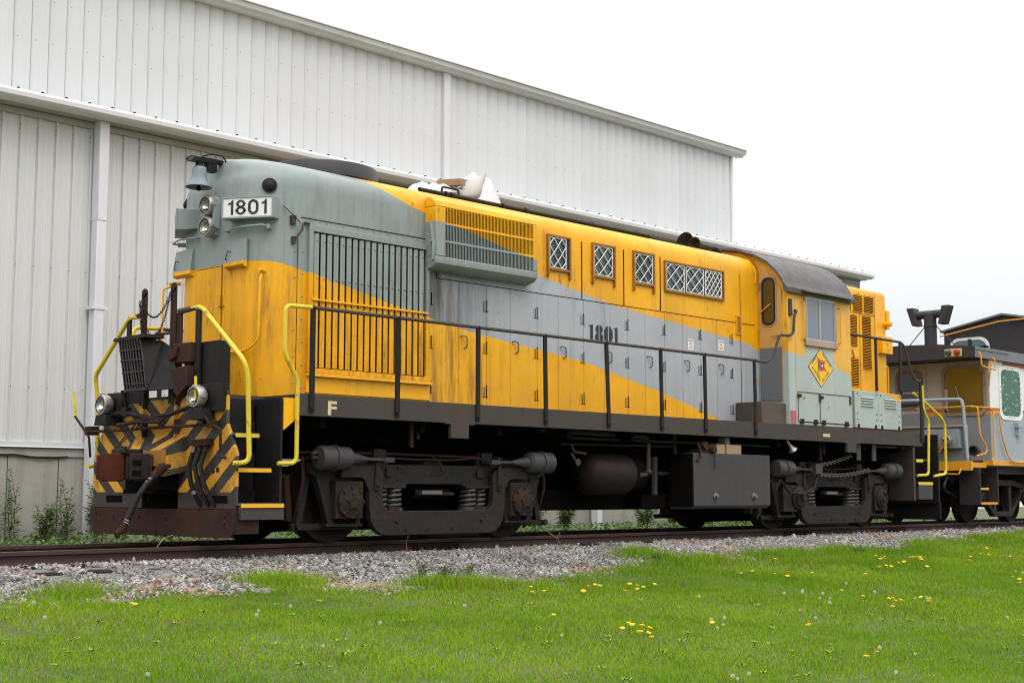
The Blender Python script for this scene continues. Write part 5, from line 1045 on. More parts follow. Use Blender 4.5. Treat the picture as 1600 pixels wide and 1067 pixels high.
# ragged tufts at the edge of the stones
GVx = []; GF = []; off = 0
tx = [(-4.23, -2.53), (-3.98, -2.41), (-1.87, -2.45), (-1.69, -2.52), (-1.95, -2.35), (-.45, -3.02), (-.25, -3.09), (-.07, -3.2), (.2, -3.1), (4.0, -2.1), (4.3, -2.0), (4.15, -2.35), (4.02, -2.8), (4.66, -2.72), (4.83, -2.8), (5.92, -2.65), (6.69, -2.66), (8.0, -2.68), (10.08, -2.9), (11.13, -2.8), (12.62, -2.62), (13.75, -2.54), (14.99, -2.34)]
for cx_, cy_ in tx:
    n = 700; x = cx_+rs.normal(0, .20, n); y = cy_+rs.normal(0, .12, n); V, F = blades(x, y, rs.uniform(.06, .17, n), .0055*rs.uniform(.7, 1.3, n)); GVx.append(V); GF.append(F+off); off += len(V)
tag(np_mesh('edge_grass_tufts', np.concatenate(GVx), np.concatenate(GF), [GRASS]), 'longer ragged green grass tufts where the lawn meets the stones', 'grass', kind='stuff')
# ------------------------------------------------------------------ dandelions
DY = plain('dandelion_yellow', (.80, .50, .0), .7); DS = plain('flower_stem', (.20, .20, .07), .7)
m, nt, b = newmat('seed_fluff'); b.inputs['Base Color'].default_value = (.72, .70, .68, 1); b.inputs['Roughness'].default_value = 1; FLUF = m
def gz(x, y): return float(ground_np(np.array([x]), np.array([y]))[0])
def dandelion(kind):
    if kind == 'y':
        o = empty('yellow_dandelion', (0, 0, 0), 'x', 'dandelion')
        MB().tube([(0, 0, 0), (.006, .004, .03), (.0, 0, .058)], .0022, 5).build('stem', DS, o)
        q = MB(); q.lathe([(.003, -.012), (.010, -.004), (.021, .002), (.020, .007), (.012, .010), (.001, .011)], (0, 0, .06), (-.15, -.35, 1), 12)
        for k in range(26):
            a = 2*math.pi*k/26; q.add([(.012*math.cos(a), .012*math.sin(a), .066), (.026*math.cos(a-.07), .026*math.sin(a-.07), .062+.004*(k % 2)), (.026*math.cos(a+.07), .026*math.sin(a+.07), .062+.004*(k % 2))], [(0, 1, 2)])
        q.build('flower_head', DY, o)
    else:
        o = empty('dandelion_seed_head', (0, 0, 0), 'x', 'dandelion')
        MB().tube([(0, 0, 0), (.008, .0, .06), (.0, 0, .115)], .0022, 5).build('stem', DS, o)
        q = MB(); q.lathe([(.001, -.006), (.005, 0), (.001, .006)], (0, 0, .12), (0, 0, 1), 8, 1)
        rr = random.Random(2)
        for k in range(90):
            zz = 1-2*(k+.5)/90; ph = k*2.39996; rr_ = math.sqrt(1-zz*zz); d = Vector((rr_*math.cos(ph), rr_*math.sin(ph), zz)); c = Vector((0, 0, .12))+d*.020; e1 = d.orthogonal().normalized()*.0032; e2 = d.cross(e1)
            q.add([c+e1, c-e1*.5+e2*.87, c-e1*.5-e2*.87], [(0, 1, 2)], 0)
        q.build('seed_head', [FLUF, DS], o, recalc=False)
    return o
YD= [(0.35, -3.68), (-0.06, -4.09), (0.09, -4.13), (1.11, -3.8), (1.19, -3.82), (1.16, -3.94), (0.65, -4.14), (0.44, -4.33), (1.61, -3.95), (1.62, -4.07), (1.42, -4.24), (1.58, -4.18), (1.13, -4.31), (1.92, -4.05), (-1.08, -5.31), (-1.24, -6.2), (-0.99, -6.08), (-1.0, -6.12), (-1.04, -6.26), (-1.05, -6.35), (-1.17, -6.43), (-1.25, -6.42), (-1.36, -6.62), (3.62, -4.02), (3.87, -4.01), (-0.11, -6.32), (5.52, -3.22), (4.11, -4.15), (3.9, -4.48), (7.31, -3.68), (6.86, -3.99), (7.06, -3.95), (6.16, -4.38), (6.37, -4.36), (6.32, -4.48), (6.71, -4.36), (6.88, -4.35), (5.07, -4.81), (7.72, -3.98), (7.7, -4.02), (7.98, -3.89), (7.97, -3.94), (7.66, -4.14), (7.86, -4.07), (7.42, -4.29), (8.79, -4.33), (9.56, -4.12), (10.13, -3.94), (9.35, -4.34), (8.1, -4.64), (9.6, -4.55), (6.78, -5.88), (6.42, -6.14), (6.12, -6.27), (3.49, -5.44), (3.12, -5.9), (3.24, -6.15), (3.31, -6.15), (3.15, -6.26), (3.14, -6.34), (2.65, -6.51), (3.73, -6.26), (3.44, -6.5), (3.57, -6.45), (0.64, -6.81), (-0.05, -7.88), (-0.4, -7.98), (6.75, -4.75), (4.59, -4.36), (-3.98, -3.19), (-4.02, -3.34)]
WD= [(1.17, -5.21), (-0.11, -6.31), (0.06, -6.32), (-0.24, -6.51), (-0.43, -6.58), (-2.39, -8.11), (-2.35, -8.13), (-2.16, -8.09), (-1.96, -6.2), (3.9, -5.24), (2.22, -5.52), (2.51, -5.54), (2.62, -5.49), (2.6, -5.76), (2.46, -5.91), (2.07, -6.15), (1.49, -6.18), (1.14, -6.56), (2.39, -5.84), (3.31, -5.94), (3.35, -6.4), (3.36, -6.52), (-0.1, -7.92), (-1.17, -8.67), (7.43, -5.62), (7.18, -5.83), (2.98, -7.57), (-5.62, -6.1), (-3.38, -4.17), (-3.6, -4.4), (-5.06, -3.78), (-2.91, -5.09), (-3.94, -5.7), (-1.59, -4.71), (-2.95, -3.98)]
protoY = dandelion('y'); protoW = dandelion('w')
def where(x, y):
    if y > -3.6: return 'close to the ballast edge'
    if y > -4.7: return 'a little in front of the ballast'
    if y > -5.9: return 'in the middle of the lawn'
    return 'low in the foreground lawn'
def side(x, y):
    a = math.degrees(math.atan2(x+10.46, y+13.82))
    return 'at the left' if a < 38 else 'left of centre' if a < 45 else 'right of centre' if a < 53 else 'at the right' if a < 60 else 'at the far right'
ORD = ['leftmost', 'second', 'third', 'fourth', 'fifth', 'sixth', 'seventh', 'eighth', 'ninth', 'tenth', 'eleventh', 'twelfth', 'thirteenth', 'fourteenth', 'fifteenth', 'sixteenth', 'seventeenth', 'eighteenth', 'nineteenth', 'twentieth', 'twenty-first', 'twenty-second']
def band(x, y):
    return ('by the stones' if y > -3.6 else 'in the upper lawn' if y > -4.7 else 'in the middle lawn' if y > -5.9 else 'in the foreground')+' '+side(x, y)
def bearing(p): return math.atan2(p[0]+10.46, p[1]+13.82)
for P_, proto, nm_, gn in ((YD, protoY, 'yellow dandelion', 'yellow dandelions in the lawn'), (WD, protoW, 'white dandelion seed head', 'white dandelion seed heads in the lawn')):
    gr_ = {}
    for p in sorted(P_, key=bearing): gr_.setdefault(band(*p), []).append(p)
    first = True
    for bd, lst in gr_.items():
        for k_i, (x, y) in enumerate(lst):
            o = proto if first else copy_tree(proto); first = False; o.location = (x, y, gz(x, y)); o.rotation_euler = (random.uniform(-.2, .1), random.uniform(-.2, .2), random.uniform(0, 6.3)); k = random.uniform(.85, 1.25)*(1 if nm_[0] == 'y' else .68); o.scale = (k, k, k)
            if len(lst) == 1: lab = 'the only '+nm_+' '+bd
            else: lab = nm_.replace('white dandelion seed head', 'white seed head')+', '+ORD[k_i]+(' ' if k_i == 0 else ' from left ')+'of '+str(len(lst))+' '+bd
            tag(o, lab, 'dandelion', gn)
# ------------------------------------------------------------------ track
RAILM = paint('rail_rust', (.046, .022, .016), .65, (.03, .018, .014), .2, .5, .3, rust=.3); RAILH = paint('rail_head', (.17, .13, .125), .38, (.08, .045, .035), 0, .6, .2, metal=.5, spec=0.08)
def rail_profile(yc):
    p = [(-.036, 0), (-.037, -.008), (-.037, -.035), (-.012, -.048), (-.009, -.06), (-.009, -.125), (-.02, -.145), (-.068, -.155), (-.068, -.165)]
    return [(yc+y, z) for y, z in p]+[(yc-y, z) for y, z in reversed(p)]
for yc, lab in ((-.7535, 'nearer rusty steel rail under the locomotive, beside the lawn'), (.7535, 'farther rusty steel rail of the track, next to the warehouse')):
    q = MB(); q.prism(rail_profile(yc), 'X', -14, 90); rl = q.build('steel_rail', RAILM); tag(rl, lab, 'rail', 'rails of the track')
    q = MB(); q.box(-14, 90, yc-.030, yc+.030, .0005, .003); q.build('worn_railhead', RAILH, rl)
    for x in (1.75, 9.9, 13.1) if yc < 0 else (2.6, 14.5):
        q = MB(); q.prism([(yc-.012, -.05), (yc-.045, -.045), (yc-.030, -.085), (yc-.046, -.145), (yc-.02, -.147)], 'X', x-.38, x+.38); q.prism([(yc+.012, -.05), (yc+.045, -.045), (yc+.030, -.085), (yc+.046, -.145), (yc+.02, -.147)], 'X', x-.38, x+.38)
        for k in range(6): q.cyl((x-.33+.132*k, yc-.03, -.09), (x-.33+.132*k, yc-.06, -.09), .02, n=6)
        q.build('joint_bar', RUST if yc > 0 else PLOW, rl)
SPK = plain('spike_rust', (.03, .018, .013), .9)
TIEM = paint('tie_wood', (.032, .027, .024), .85, (.02, .015, .012), .2, .5, .4, bm=.3, spec=0.05)
t0 = None
for i in range(46):
    x = -5.15+.545*i
    if x > 19.5: break
    if t0 is None:
        q = MB(); q.box(-.11, .11, -1.29, 1.29, -.345, -.167); t0 = o = q.build('railroad_tie', TIEM, bevel=.012)
        q = MB()
        for yc in (-.7535, .7535):
            q.box(-.10, .10, yc-.16, yc+.16, -.1665, -.158); 
            for dy in (-.085, .085):
                for dx in (-.06, .05): q.box(dx-.010, dx+.010, yc+dy-.012, yc+dy+.012, -.158, -.135); q.box(dx-.014, dx+.014, yc+dy-.018, yc+dy+.014, -.135, -.122)
        q.build('spikes_and_plates', SPK, o)
    else: o = copy_tree(t0)
    o.location = (x+random.uniform(-.03, .03), random.uniform(-.06, .02), 0); o.rotation_euler = (0, 0, random.uniform(-.015, .015))
    if i in (2, 3, 4): pass
    if i == 2: lab = 'dark tie end sticking out of the stones, leftmost of the three near the left edge'; o.location = (-3.84, -.28, .0)
    elif i == 3: lab = 'dark tie end sticking out of the stones, middle of the three near the left edge'; o.location = (-3.30, -.27, .005)
    elif i == 4: lab = 'dark tie end sticking out of the stones, rightmost of the three near the left edge'; o.location = (-2.70, -.2, -.005)
    else: lab = 'wooden railroad tie mostly buried in ballast under the rails'
    tag(o, lab, 'railroad tie', 'ties under the rails')
# stray wood slivers on the ballast
for x, y, l_, a_, lab in ((4.1, -1.25, .55, .25, 'dark weathered wood sliver lying on the stones under the truck gap'), (6.2, -1.1, .42, -.1, 'pale broken wood scrap on the ballast beside the near rail'), (5.4, -1.2, .3, .2, 'short dark wood scrap on the ballast below the air reservoirs')):
    q = MB(); q.prism([(-l_/2, -.03), (l_/2-.05, -.035), (l_/2, .0), (l_/2-.1, .03), (-l_/2+.04, .03)], 'Z', 0, .03); o = q.build('wood_scrap', WOOD if 'pale' in lab else TIEM); o.location = (x, y, gz(x, y)+.03); o.rotation_euler = (0, .03, a_); tag(o, lab, 'wood scrap', 'wood scraps on the ballast')
# ------------------------------------------------------------------ WAREHOUSE
WALLU = paint('sheet_metal_upper', (.64, .645, .665), .40, (.40, .40, .40), .16, .12, .04, metal=0, bm=0, thr=.5)
WALLL = paint('sheet_metal_lower', (.62, .62, .615), .5, (.40, .38, .34), .16, .16, .05, metal=0, bm=0, seed=4)
TRIMM = paint('gutter_white', (.74, .71, .73), .4, (.36, .34, .32), .30, .15, .08, bm=0, seed=2)
SOFM = paint('trim_grey_green', (.42, .42, .39), .5, blotch=.15, streak=.2, bm=0)
PIPEM = paint('downpipe_white', (.66, .66, .69), .35, (.38, .36, .36), .35, .15, .1, bm=0, seed=7)
m, nt, b = newmat('concrete')
col = mix(nt, rng(nt, tex(nt, 1.2, 6, .6), .35, .7), (.30, .28, .25), (.38, .36, .325)); col = mix(nt, rng(nt, tex(nt, 5, 5, .6, (1, 1, .05)), .5, .68, 0, .45), col, (.20, .17, .14))
col = mix(nt, rng(nt, tex(nt, 14, 4, .6), .64, .70, 0, .6), col, (.13, .11, .09)); 
nt.links.new(col, b.inputs['Base Color']); b.inputs['Roughness'].default_value = .9; bump(nt, b, tex(nt, 30, 5, .7), .3, .02); CONC = m
wh = empty('metal_warehouse', (10, 12, 0), 'large off-white corrugated metal warehouse on a concrete base behind the locomotive', 'warehouse')
for m_w in (WALLU, WALLL):
    nt = m_w.node_tree; b = nt.nodes['Principled BSDF']; lk_ = b.inputs['Base Color'].links[0].from_socket; t = nt.nodes.new('ShaderNodeTexCoord'); s = nt.nodes.new('ShaderNodeSeparateXYZ'); nt.links.new(t.outputs['Object'], s.inputs[0])
    wn_ = nt.nodes.new('ShaderNodeTexWhiteNoise'); wn_.noise_dimensions = '1D'; nt.links.new(math_(nt, 'FLOOR', math_(nt, 'DIVIDE', math_(nt, 'ADD', s.outputs[0], .096), .9144), None), wn_.inputs['W'])
    nt.links.new(mix(nt, rng(nt, wn_.outputs[0], 0, 1, 0, .16), lk_, (.45, .45, .46)), b.inputs['Base Color']); bump(nt, b, tex(nt, 1.4, 3, .5, (1.5, 1, .5)), .35, .05)
def ribbed(name, x0, x1, y, z0, z1, pitch, mat_, ribs, phase=0, screws=()):
    prof = []; n = int((x1-x0)/pitch)+1
    for i in range(n):
        for u, d in ribs:
            x = x0+(i+u)*pitch+phase
            if x0 <= x <= x1: prof.append((x, y-d))
    prof = [(x0, y)]+[p for p in prof if x0+.01 < p[0] < x1-.01]+[(x1, y)]
    v = [(x, yy_, z) for z in (z0, z1) for x, yy_ in prof]; k = len(prof)
    q = MB(); q.add(v, [(i, i+1, k+i+1, k+i) for i in range(k-1)])
    for k in range(int((x1+4)/.3048)):
        for z in screws:
            xx = -4+.3048*k+.03; q.add([(xx-.011, y-.024, z), (xx, y-.024, z-.011), (xx+.011, y-.024, z), (xx, y-.024, z+.011)], [(3, 2, 1, 0)], 1)
    return q.build(name, [mat_, BLACK], wh, angle=8, recalc=False)
RU = [(0, .002), (.40, .046), (.44, .046), (.90, .036), (.93, -.014), (.985, -.014)]
RL = [(0, -.004), (.02, .032), (.13, .032), (.17, 0), (.34, .0), (.37, .007), (.43, .007), (.46, 0), (.62, 0), (.65, .007), (.71, .007), (.74, 0), (.93, 0), (.95, -.016)]
ribbed('upper_wall', -9, 19.56, 7.2, 6.70, 9.22, .3048, WALLU, RU, -.21+.3048, (7.8, 8.5))
ribbed('lower_wall', -9, 25.4, 7.0, 1.30, 6.56, .3048, WALLL, RL, -.15+.3048, (6.33, 6.25, 4.1, 2.2))
q = MB(); q.box(-9, 25.4, 7.005, 7.25, -.35, 1.285); q.box(-9, 25.4, 6.975, 7.003, 1.13, 1.25); q.build('concrete_base', CONC, wh)
q = MB(); q.prism([(7.0, 1.36), (6.955, 1.355), (6.955, 1.285), (6.93, 1.27), (6.955, 1.262), (7.0, 1.27)], 'X', -9, 25.4); q.build('base_flashing', paint('flashing', (.62, .63, .66), .35, streak=.1, bm=0), wh)
q = MB(); q.box(-9, 25.4, 6.93, 6.999, 6.475, 6.56); q.box(-9, 25.4, 6.722, 6.995, 6.575, 6.60); q.prism([(6.90, 6.56), (7.0, 6.60), (7.0, 6.56)], 'X', -9, 25.4); q.build('eave_trim', SOFM, wh)
q = MB(); q.prism([(6.72, 6.585), (6.55, 6.588), (6.495, 6.608), (6.462, 6.635), (6.452, 6.70), (6.475, 6.742), (6.56, 6.753), (6.72, 6.75)], 'X', -9, 25.4)
gut = q.build('gutter', TRIMM, wh)
q = MB()
for k in range(11): q.prism([(6.722, 6.581), (6.558, 6.581), (6.496, 6.612), (6.461, 6.653), (6.456, 6.702), (6.50, 6.746), (6.56, 6.756), (6.722, 6.754)], 'X', -6.9+3.05*k, -6.9+3.05*k+.05)
q.build('gutter_joint', TRIMM, gut)
q = MB(); q.add([(-9, 6.56, 6.752), (25.45, 6.56, 6.752), (25.45, 7.23, 6.80), (-9, 7.23, 6.80)], [(0, 1, 2, 3)]); q.add([(19.6, 7.2, 6.799), (25.45, 7.2, 6.799), (25.45, 26, 7.5), (19.6, 26, 7.5)], [(0, 1, 2, 3)])
x = -8.8
while x < 25.4: q.prism([(x-.022, 6.752), (x+.022, 6.752), (x+.012, 6.778), (x-.012, 6.778)], 'Y', 6.525, 7.15, 0); x += .405
q.build('lower_roof', paint('roof_sheet', (.55, .55, .55), .4, bm=0), wh, recalc=False)
q = MB(); x = -8.8
while x < 25.4: q.box(x-.022, x+.014, 6.500, 6.52, 6.754, 6.772); x += .405
q.build('rib_closures', DEEPBLK, wh)
# eave box gutter of the upper roof
q = MB(); q.prism([(7.19, 9.215), (7.06, 9.195), (7.0, 9.20), (6.98, 9.235), (6.90, 9.26), (6.875, 9.34), (6.885, 9.355), (6.93, 9.345), (7.19, 9.35)], 'X', -9, 19.80); q.box(-9, 19.78, 6.84, 7.5, 9.352, 9.372); q.build('eave_gutter', paint('eave_grey', (.70, .70, .71), .45, streak=.2, bm=0), wh)
q = MB(); q.add([(-9, 6.86, 9.373), (19.8, 6.86, 9.373), (19.8, 24, 10.2), (-9, 24, 10.2)], [(0, 1, 2, 3)]); q.build('upper_roof', TRIMM, wh, recalc=False)
q = MB(); q.box(19.49, 19.58, 7.16, 7.22, 6.75, 9.2); q.box(19.56, 19.58, 7.22, 24, -.3, 9.3); q.build('corner_trim', TRIMM, wh)
q = MB(); q.box(25.38, 25.42, 6.93, 26, -.3, 6.75); q.build('end_wall', WALLL, wh)
q = MB(); q.box(9.24, 9.42, 7.07, 7.16, 6.85, 9.20); q.build('upper_downpipe', PIPEM, wh, .01)
def downpipe(x, cut=2.9):
    q = MB(); y0, y1 = 6.72, 6.93
    q.box(x-.085, x+.085, y0+.02, y1, 1.3 if False else -.3, 4.95); dp = q.build('downpipe', PIPEM, wh, .012)
    q = MB(); q.box(x-.088, x+.088, y0+.012, y1+.008, 4.94, 6.62); q.build('pipe_section', PIPEM, dp, .012)
    q = MB()
    for z in (3.52,): q.box(x-.14, x+.14, y0+.008, y1+.01, z-.025, z+.025)
    q.build('pipe_strap', PIPEM, dp)
for x in (1.335, 13.72): downpipe(x)
# concrete form lines & spalls
q = MB()
for x in (-2.4, .0, .85, 2.7, 5.1): q.box(x, x+.008, 6.998, 7.003, -.3, 1.13)
q.build('form_lines', BLACK, wh); q = MB(); q.tube([(-3, 6.974, 1.14), (-1.2, 6.973, 1.12), (.1, 6.972, 1.15), (.55, 6.972, 1.10), (1.0, 6.972, 1.13)], .012, 5); q.build('concrete_crack', BLACK, wh)
# ------------------------------------------------------------------ weeds along the wall
m, nt, b = newmat('weed_leaf'); g = nt.nodes.new('ShaderNodeNewGeometry'); r = nt.nodes.new('ShaderNodeValToRGB'); nt.links.new(g.outputs['Random Per Island'], r.inputs[0])
r.color_ramp.elements[0].color = (.035, .10, .012, 1); r.color_ramp.elements[1].color = (.14, .26, .04, 1); nt.links.new(r.outputs[0], b.inputs['Base Color']); b.inputs['Roughness'].default_value = .5
tr = nt.nodes.new('ShaderNodeBsdfTranslucent'); nt.links.new(r.outputs[0], tr.inputs[0]); ms = nt.nodes.new('ShaderNodeMixShader'); ms.inputs[0].default_value = .3; nt.links.new(b.outputs[0], ms.inputs[1]); nt.links.new(tr.outputs[0], ms.inputs[2]); nt.links.new(ms.outputs[0], nt.nodes['Material Output'].inputs[0]); LEAF = m
STEMM = plain('weed_stem', (.10, .075, .04), .8)
def leaf(q, p, d, l_, rr):
    d = d.normalized(); s1 = d.cross(Vector((rr.uniform(-.3, .3), rr.uniform(-.3, .3), 1))).normalized()*l_*.28; up = Vector((0, 0, l_*.12))
    q.add([p, p+d*l_*.45+s1+up, p+d*l_, p+d*l_*.45-s1+up], [(0, 1, 2, 3)], 0)
def weed(x, y, h, nst, spread, label, seed, dens=44, lsize=.085, group='weeds along the warehouse wall', name='weed_plant'):
    rr = random.Random(seed); root = empty(name, (x, y, gz(x, y)), label, 'weed', group); q = MB(); st = MB(); g0 = Vector((x, y, gz(x, y)))
    for s_i in range(nst):
        a = rr.uniform(0, 6.28); hh_ = h*rr.uniform(.6, 1.05); tip = g0+Vector((math.cos(a)*spread*rr.uniform(.2, 1), math.sin(a)*spread*.5, hh_)); b0 = g0+Vector((rr.uniform(-.1, .1)*spread*2, rr.uniform(-.05, .05), 0)); mid = b0.lerp(tip, .5)+Vector((rr.uniform(-.05, .05), 0, hh_*.08))
        pts = [b0, mid, tip]; st.tube(pts, [.006, .005, .002], 5)
        for k in range(dens):
            t = .12+.88*(k+rr.random())/dens; p = (b0.lerp(mid, t*2) if t < .5 else mid.lerp(tip, t*2-1)); aa = rr.uniform(0, 6.28)
            d = Vector((math.cos(aa), math.sin(aa), rr.uniform(-.1, .7)))
            tw = p+d.normalized()*rr.uniform(.01, .10)*(1.15-t); leaf(q, tw, d, lsize*rr.uniform(.5, 1.2)*(1.2-.5*t), rr)
    q.build('leaves', LEAF, root, recalc=False); st.build('stems', STEMM, root); return root
W_ = [(-1.4, 6.75, .45, 9, .25, 'low bushy weed at the left end of the concrete base'), (-.65, 6.7, .75, 7, .22, 'thin waist-high weed by the concrete base, leftmost tall one'), (-.05, 6.7, 1.15, 5, .18, 'tall spindly weed against the concrete left of the downpipe'), (.45, 6.6, .62, 11, .25, 'bushy weed in front of the concrete just left of the downpipe'), (.82, 6.65, 1.0, 6, .2, 'tall leafy weed beside the bottom of the white downpipe'),
      (1.25, 6.5, 1.0, 9, .2, 'dense weed covering the foot of the white downpipe'), (1.42, 6.55, 2.45, 4, .16, 'vine-like weed climbing the white downpipe beside the locomotive pilot'), (1.75, 6.5, .8, 8, .2, 'weed clump just right of the white downpipe'), (2.5, 6.4, .35, 12, .4, 'low weed patch seen under the locomotive pilot'), (3.4, 6.4, .35, 12, .4, 'low weed patch behind the front steps'), (4.4, 6.4, .35, 12, .4, 'low weeds seen behind the front wheels')]
for i, a in enumerate(W_): weed(*a, seed=i+1)
for i, (x, h, lab) in enumerate(((9.6, .55, 'weed seen under the frame just behind the front truck'), (11.2, .75, 'leafy green bush behind the front truck end'), (12.2, .7, 'bright green bush under the locomotive left of the second downpipe'), (14.9, .6, 'bush under the locomotive right of the second downpipe'), (15.9, .75, 'largest green bush seen below the air reservoirs'), (17.3, .55, 'bright leafy bush below the fuel tank'), (18.6, .5, 'small bush behind the rear truck wheels'), (20.5, .4, 'low weeds at the far end of the warehouse'))):
    weed(x, 6.4, h, 20, .45, lab, 40+i, 30, .09)
rr = random.Random(8); q = MB()
for k in range(5200):
    x = rr.uniform(-4, 26); y = rr.uniform(3.0, 6.9) if rr.random() < .5 else rr.uniform(5.8, 6.95); a = rr.uniform(0, 6.28); leaf(q, Vector((x, y, -.22+rr.uniform(0, .13))), Vector((math.cos(a), math.sin(a), rr.uniform(.1, .9))), rr.uniform(.05, .12), rr)
tag(q.build('wall_ground_cover', LEAF, recalc=False), 'low green ground cover between the track and the warehouse', 'ground cover', kind='stuff')
DRY = plain('dry_stalk', (.34, .22, .12), .9)
for i, (x, y, pth, lab) in enumerate(((1.02, -1.05, [(0, 0, 0), (-.02, 0, .14), (.02, 0, .25), (-.03, 0, .38)], 'dead brown stalk rising in front of the truck frame'), (3.78, -1.05, [(0, 0, 0), (-.10, .0, .13), (-.28, 0, .22), (-.38, 0, .28)], 'bent dry weed stalk beside the near rail behind the front truck'), (-2.0, -.4, [(0, 0, 0), (.02, 0, .16), (.10, 0, .24), (.2, 0, .27)], 'pale dry grass stem between the rails below the air hose'))):
    q = MB(); z = gz(x, y); q.tube([(x+a, y+b_, z+c) for a, b_, c in pth], .005, 5); q.tube([(x+pth[1][0], y, z+pth[1][2]), (x+pth[1][0]+.06, y, z+pth[1][2]+.08)], .003, 4); tag(q.build('dry_stalk', DRY), lab, 'dry stalk', 'dry stalks by the rails')
for i, (x, y, lab) in enumerate(((.55, -2.6, 'broad-leaved bright green weed at the lawn edge below the front truck'), (.25, -2.55, 'broad-leaved weed left of its twin at the lawn edge'), (-.1, -2.5, 'small leafy weed at the stones left of the two broad-leaved ones'), (3.9, -2.55, 'leafy weed at the lawn edge below the air reservoirs'), (7.9, -3.1, 'light green leafy weed in the lawn below the fuel tank'))):
    weed(x, y, .16, 6, .08, lab, 80+i, 7, .07, 'leafy weeds at the lawn edge', 'lawn_weed')
# ------------------------------------------------------------------ CABOOSE
cb = empty('caboose', (20, 0, 0), 'white and grey caboose with a black cupola coupled behind the locomotive', 'caboose')
CGREY = paint('caboose_grey', (.20, .22, .24), .45, (.42, .45, .48), .15, .25, .1); CSIDE = paint('caboose_side_grey', (.27, .31, .34), .3, (.45, .48, .5), .2, .4, .1); CWH = paint('caboose_white', (.74, .74, .73), .35, (.4, .38, .35), .12, .1, .05)
CENDW = paint('caboose_end_cream', (.42, .38, .33), .6, (.25, .2, .15), .2, .2, .1); CRED = paint('caboose_red', (.42, .035, .03), .5, (.6, .45, .42), .3, .3, .2); CBLK = paint('caboose_black', (.020, .018, .022), .55, (.06, .05, .05), .2, .4, .1); CROOF = paint('caboose_roof_grey', (.16, .165, .17), .4, (.05, .05, .05), .3, .4, .1); CORA = paint('caboose_orange', (.72, .32, .02), .45, (.35, .13, .03), .3, .2, .2)
xe = 15.62; X1 = 28
def side_band(name, z0, z1, m_end, m_side, pr=0.):
    q = MB(); q.box(xe-pr, X1, -1.47-pr, 1.47+pr, z0, z1); o = q.build(name, [m_end, m_side], cb)
    for p in o.data.polygons: p.material_index = 0 if abs(p.normal.x) > .7 else 1
    return o
side_band('lower_body', 1.20, 2.085, CGREY, CSIDE); side_band('orange_band', 2.086, 2.16, CORA, CORA, .003); side_band('red_band', 2.161, 2.215, CRED, CRED, .003); side_band('upper_body', 2.216, 3.13, CENDW, CWH)
q = MB(); q.box(xe-.01, X1, -1.49, -1.3, 1.11, 1.20); q.box(xe-.01, X1, 1.3, 1.49, 1.11, 1.20); q.build('side_sill', CORA, cb); q = MB(); q.box(16.2, X1, -1.476, -1.471, 3.05, 3.12); q.build('roof_band', CRED, cb)
q = MB(); q.prism([(-1.56, 3.13), (-1.56, 3.335), (-.8, 3.42), (0, 3.45), (.8, 3.42), (1.56, 3.335), (1.56, 3.13)], 'X', 14.88, X1); rf = q.build('roof', [CBLK, CROOF], cb)
for p in rf.data.polygons: p.material_index = 1 if p.normal.y < -.7 else 0
q = MB(); q.box(14.9, 16.3, -1.575, -1.562, 3.275, 3.295); q.build('roof_rail', STEEL, cb)
q = MB(); q.box(14.86, 14.882, -1.30, -.95, 3.16, 3.31); lt = q.build('marker_plate', paint('pale_orange', (.62, .42, .22), .5), cb, .01)
q = MB(); q.lathe([(.065, 0), (.06, .03), (.001, .045)], (14.86, -1.03, 3.235), (-1, 0, 0), 20); q.build('marker_lens', glassm('green_lens', (.01, .06, .02)), lt); q = MB(); q.lathe([(.065, 0), (.06, .03), (.001, .045)], (14.86, -1.205, 3.235), (-1, 0, 0), 20); q.build('marker_lens', glassm('red_lens', (.30, .01, .015)), lt)
# end wall: door and window
q = MB(); q.box(xe-.03, xe-.002, -.16, .56, 1.22, 3.06); dr = q.build('end_door', CENDW, cb, .01)
ring(oval(.20, 2.62, .30, .40, p=.5), oval(.20, 2.62, .24, .34, p=.5), 'X', xe-.05, xe-.031, MB()).build('door_frame', paint('dirty_tan', (.22, .16, .12), .7, rust=.2), dr); q = MB(); q.prism(oval(.20, 2.62, .25, .35, p=.5), 'X', xe-.036, xe-.032); q.build('pane', GLASS, dr); q = MB(); q.box(xe-.045, xe-.031, -.05, .46, 2.55, 2.58); q.build('sash', CENDW, dr)
MB().box(xe-.033, xe-.0305, -.14, .54, 1.25, 2.15).build('door_panel', CGREY, dr)
wn = ring(oval(-.955, 2.56, .46, .49, p=.35), oval(-.955, 2.56, .40, .43, p=.35), 'X', xe-.03, xe-.004, MB()).build('end_window', paint('window_rim', (.30, .22, .17), .6, rust=.25), cb); q = MB(); q.prism(oval(-.955, 2.56, .41, .44, p=.35), 'X', xe-.012, xe-.008); q.build('pane', GLASSY, wn); q = MB(); q.tube([(xe-.05, -.93, 2.2), (xe-.05, -.80, 2.65)], .008, 5); q.box(xe-.03, xe-.013, -.62, -.55, 2.15, 2.6); q.build('wiper', SILV, wn)
sw = ring(oval(16.52, 2.53, .50, .53, p=.3), oval(16.52, 2.53, .42, .45, p=.3), 'Y', -1.485, -1.472, MB()).build('side_window', CWH, cb); q = MB(); q.prism(oval(16.52, 2.53, .43, .46, p=.3), 'Y', -1.478, -1.4745); q.build('pane', GREENF, sw)
q = MB(); bolts(q, [(16.52+.46*math.cos(a), -1.485, 2.53+.49*math.sin(a)) for a in [2*math.pi*k/28 for k in range(28)]], (0, -1, 0), .012, .006); q.build('window_bolts', BLACK, sw)
q = MB(); q.box(18.2, 19.0, -1.476, -1.4725, 2.1, 3.0); q.build('side_window', GREENF, cb)
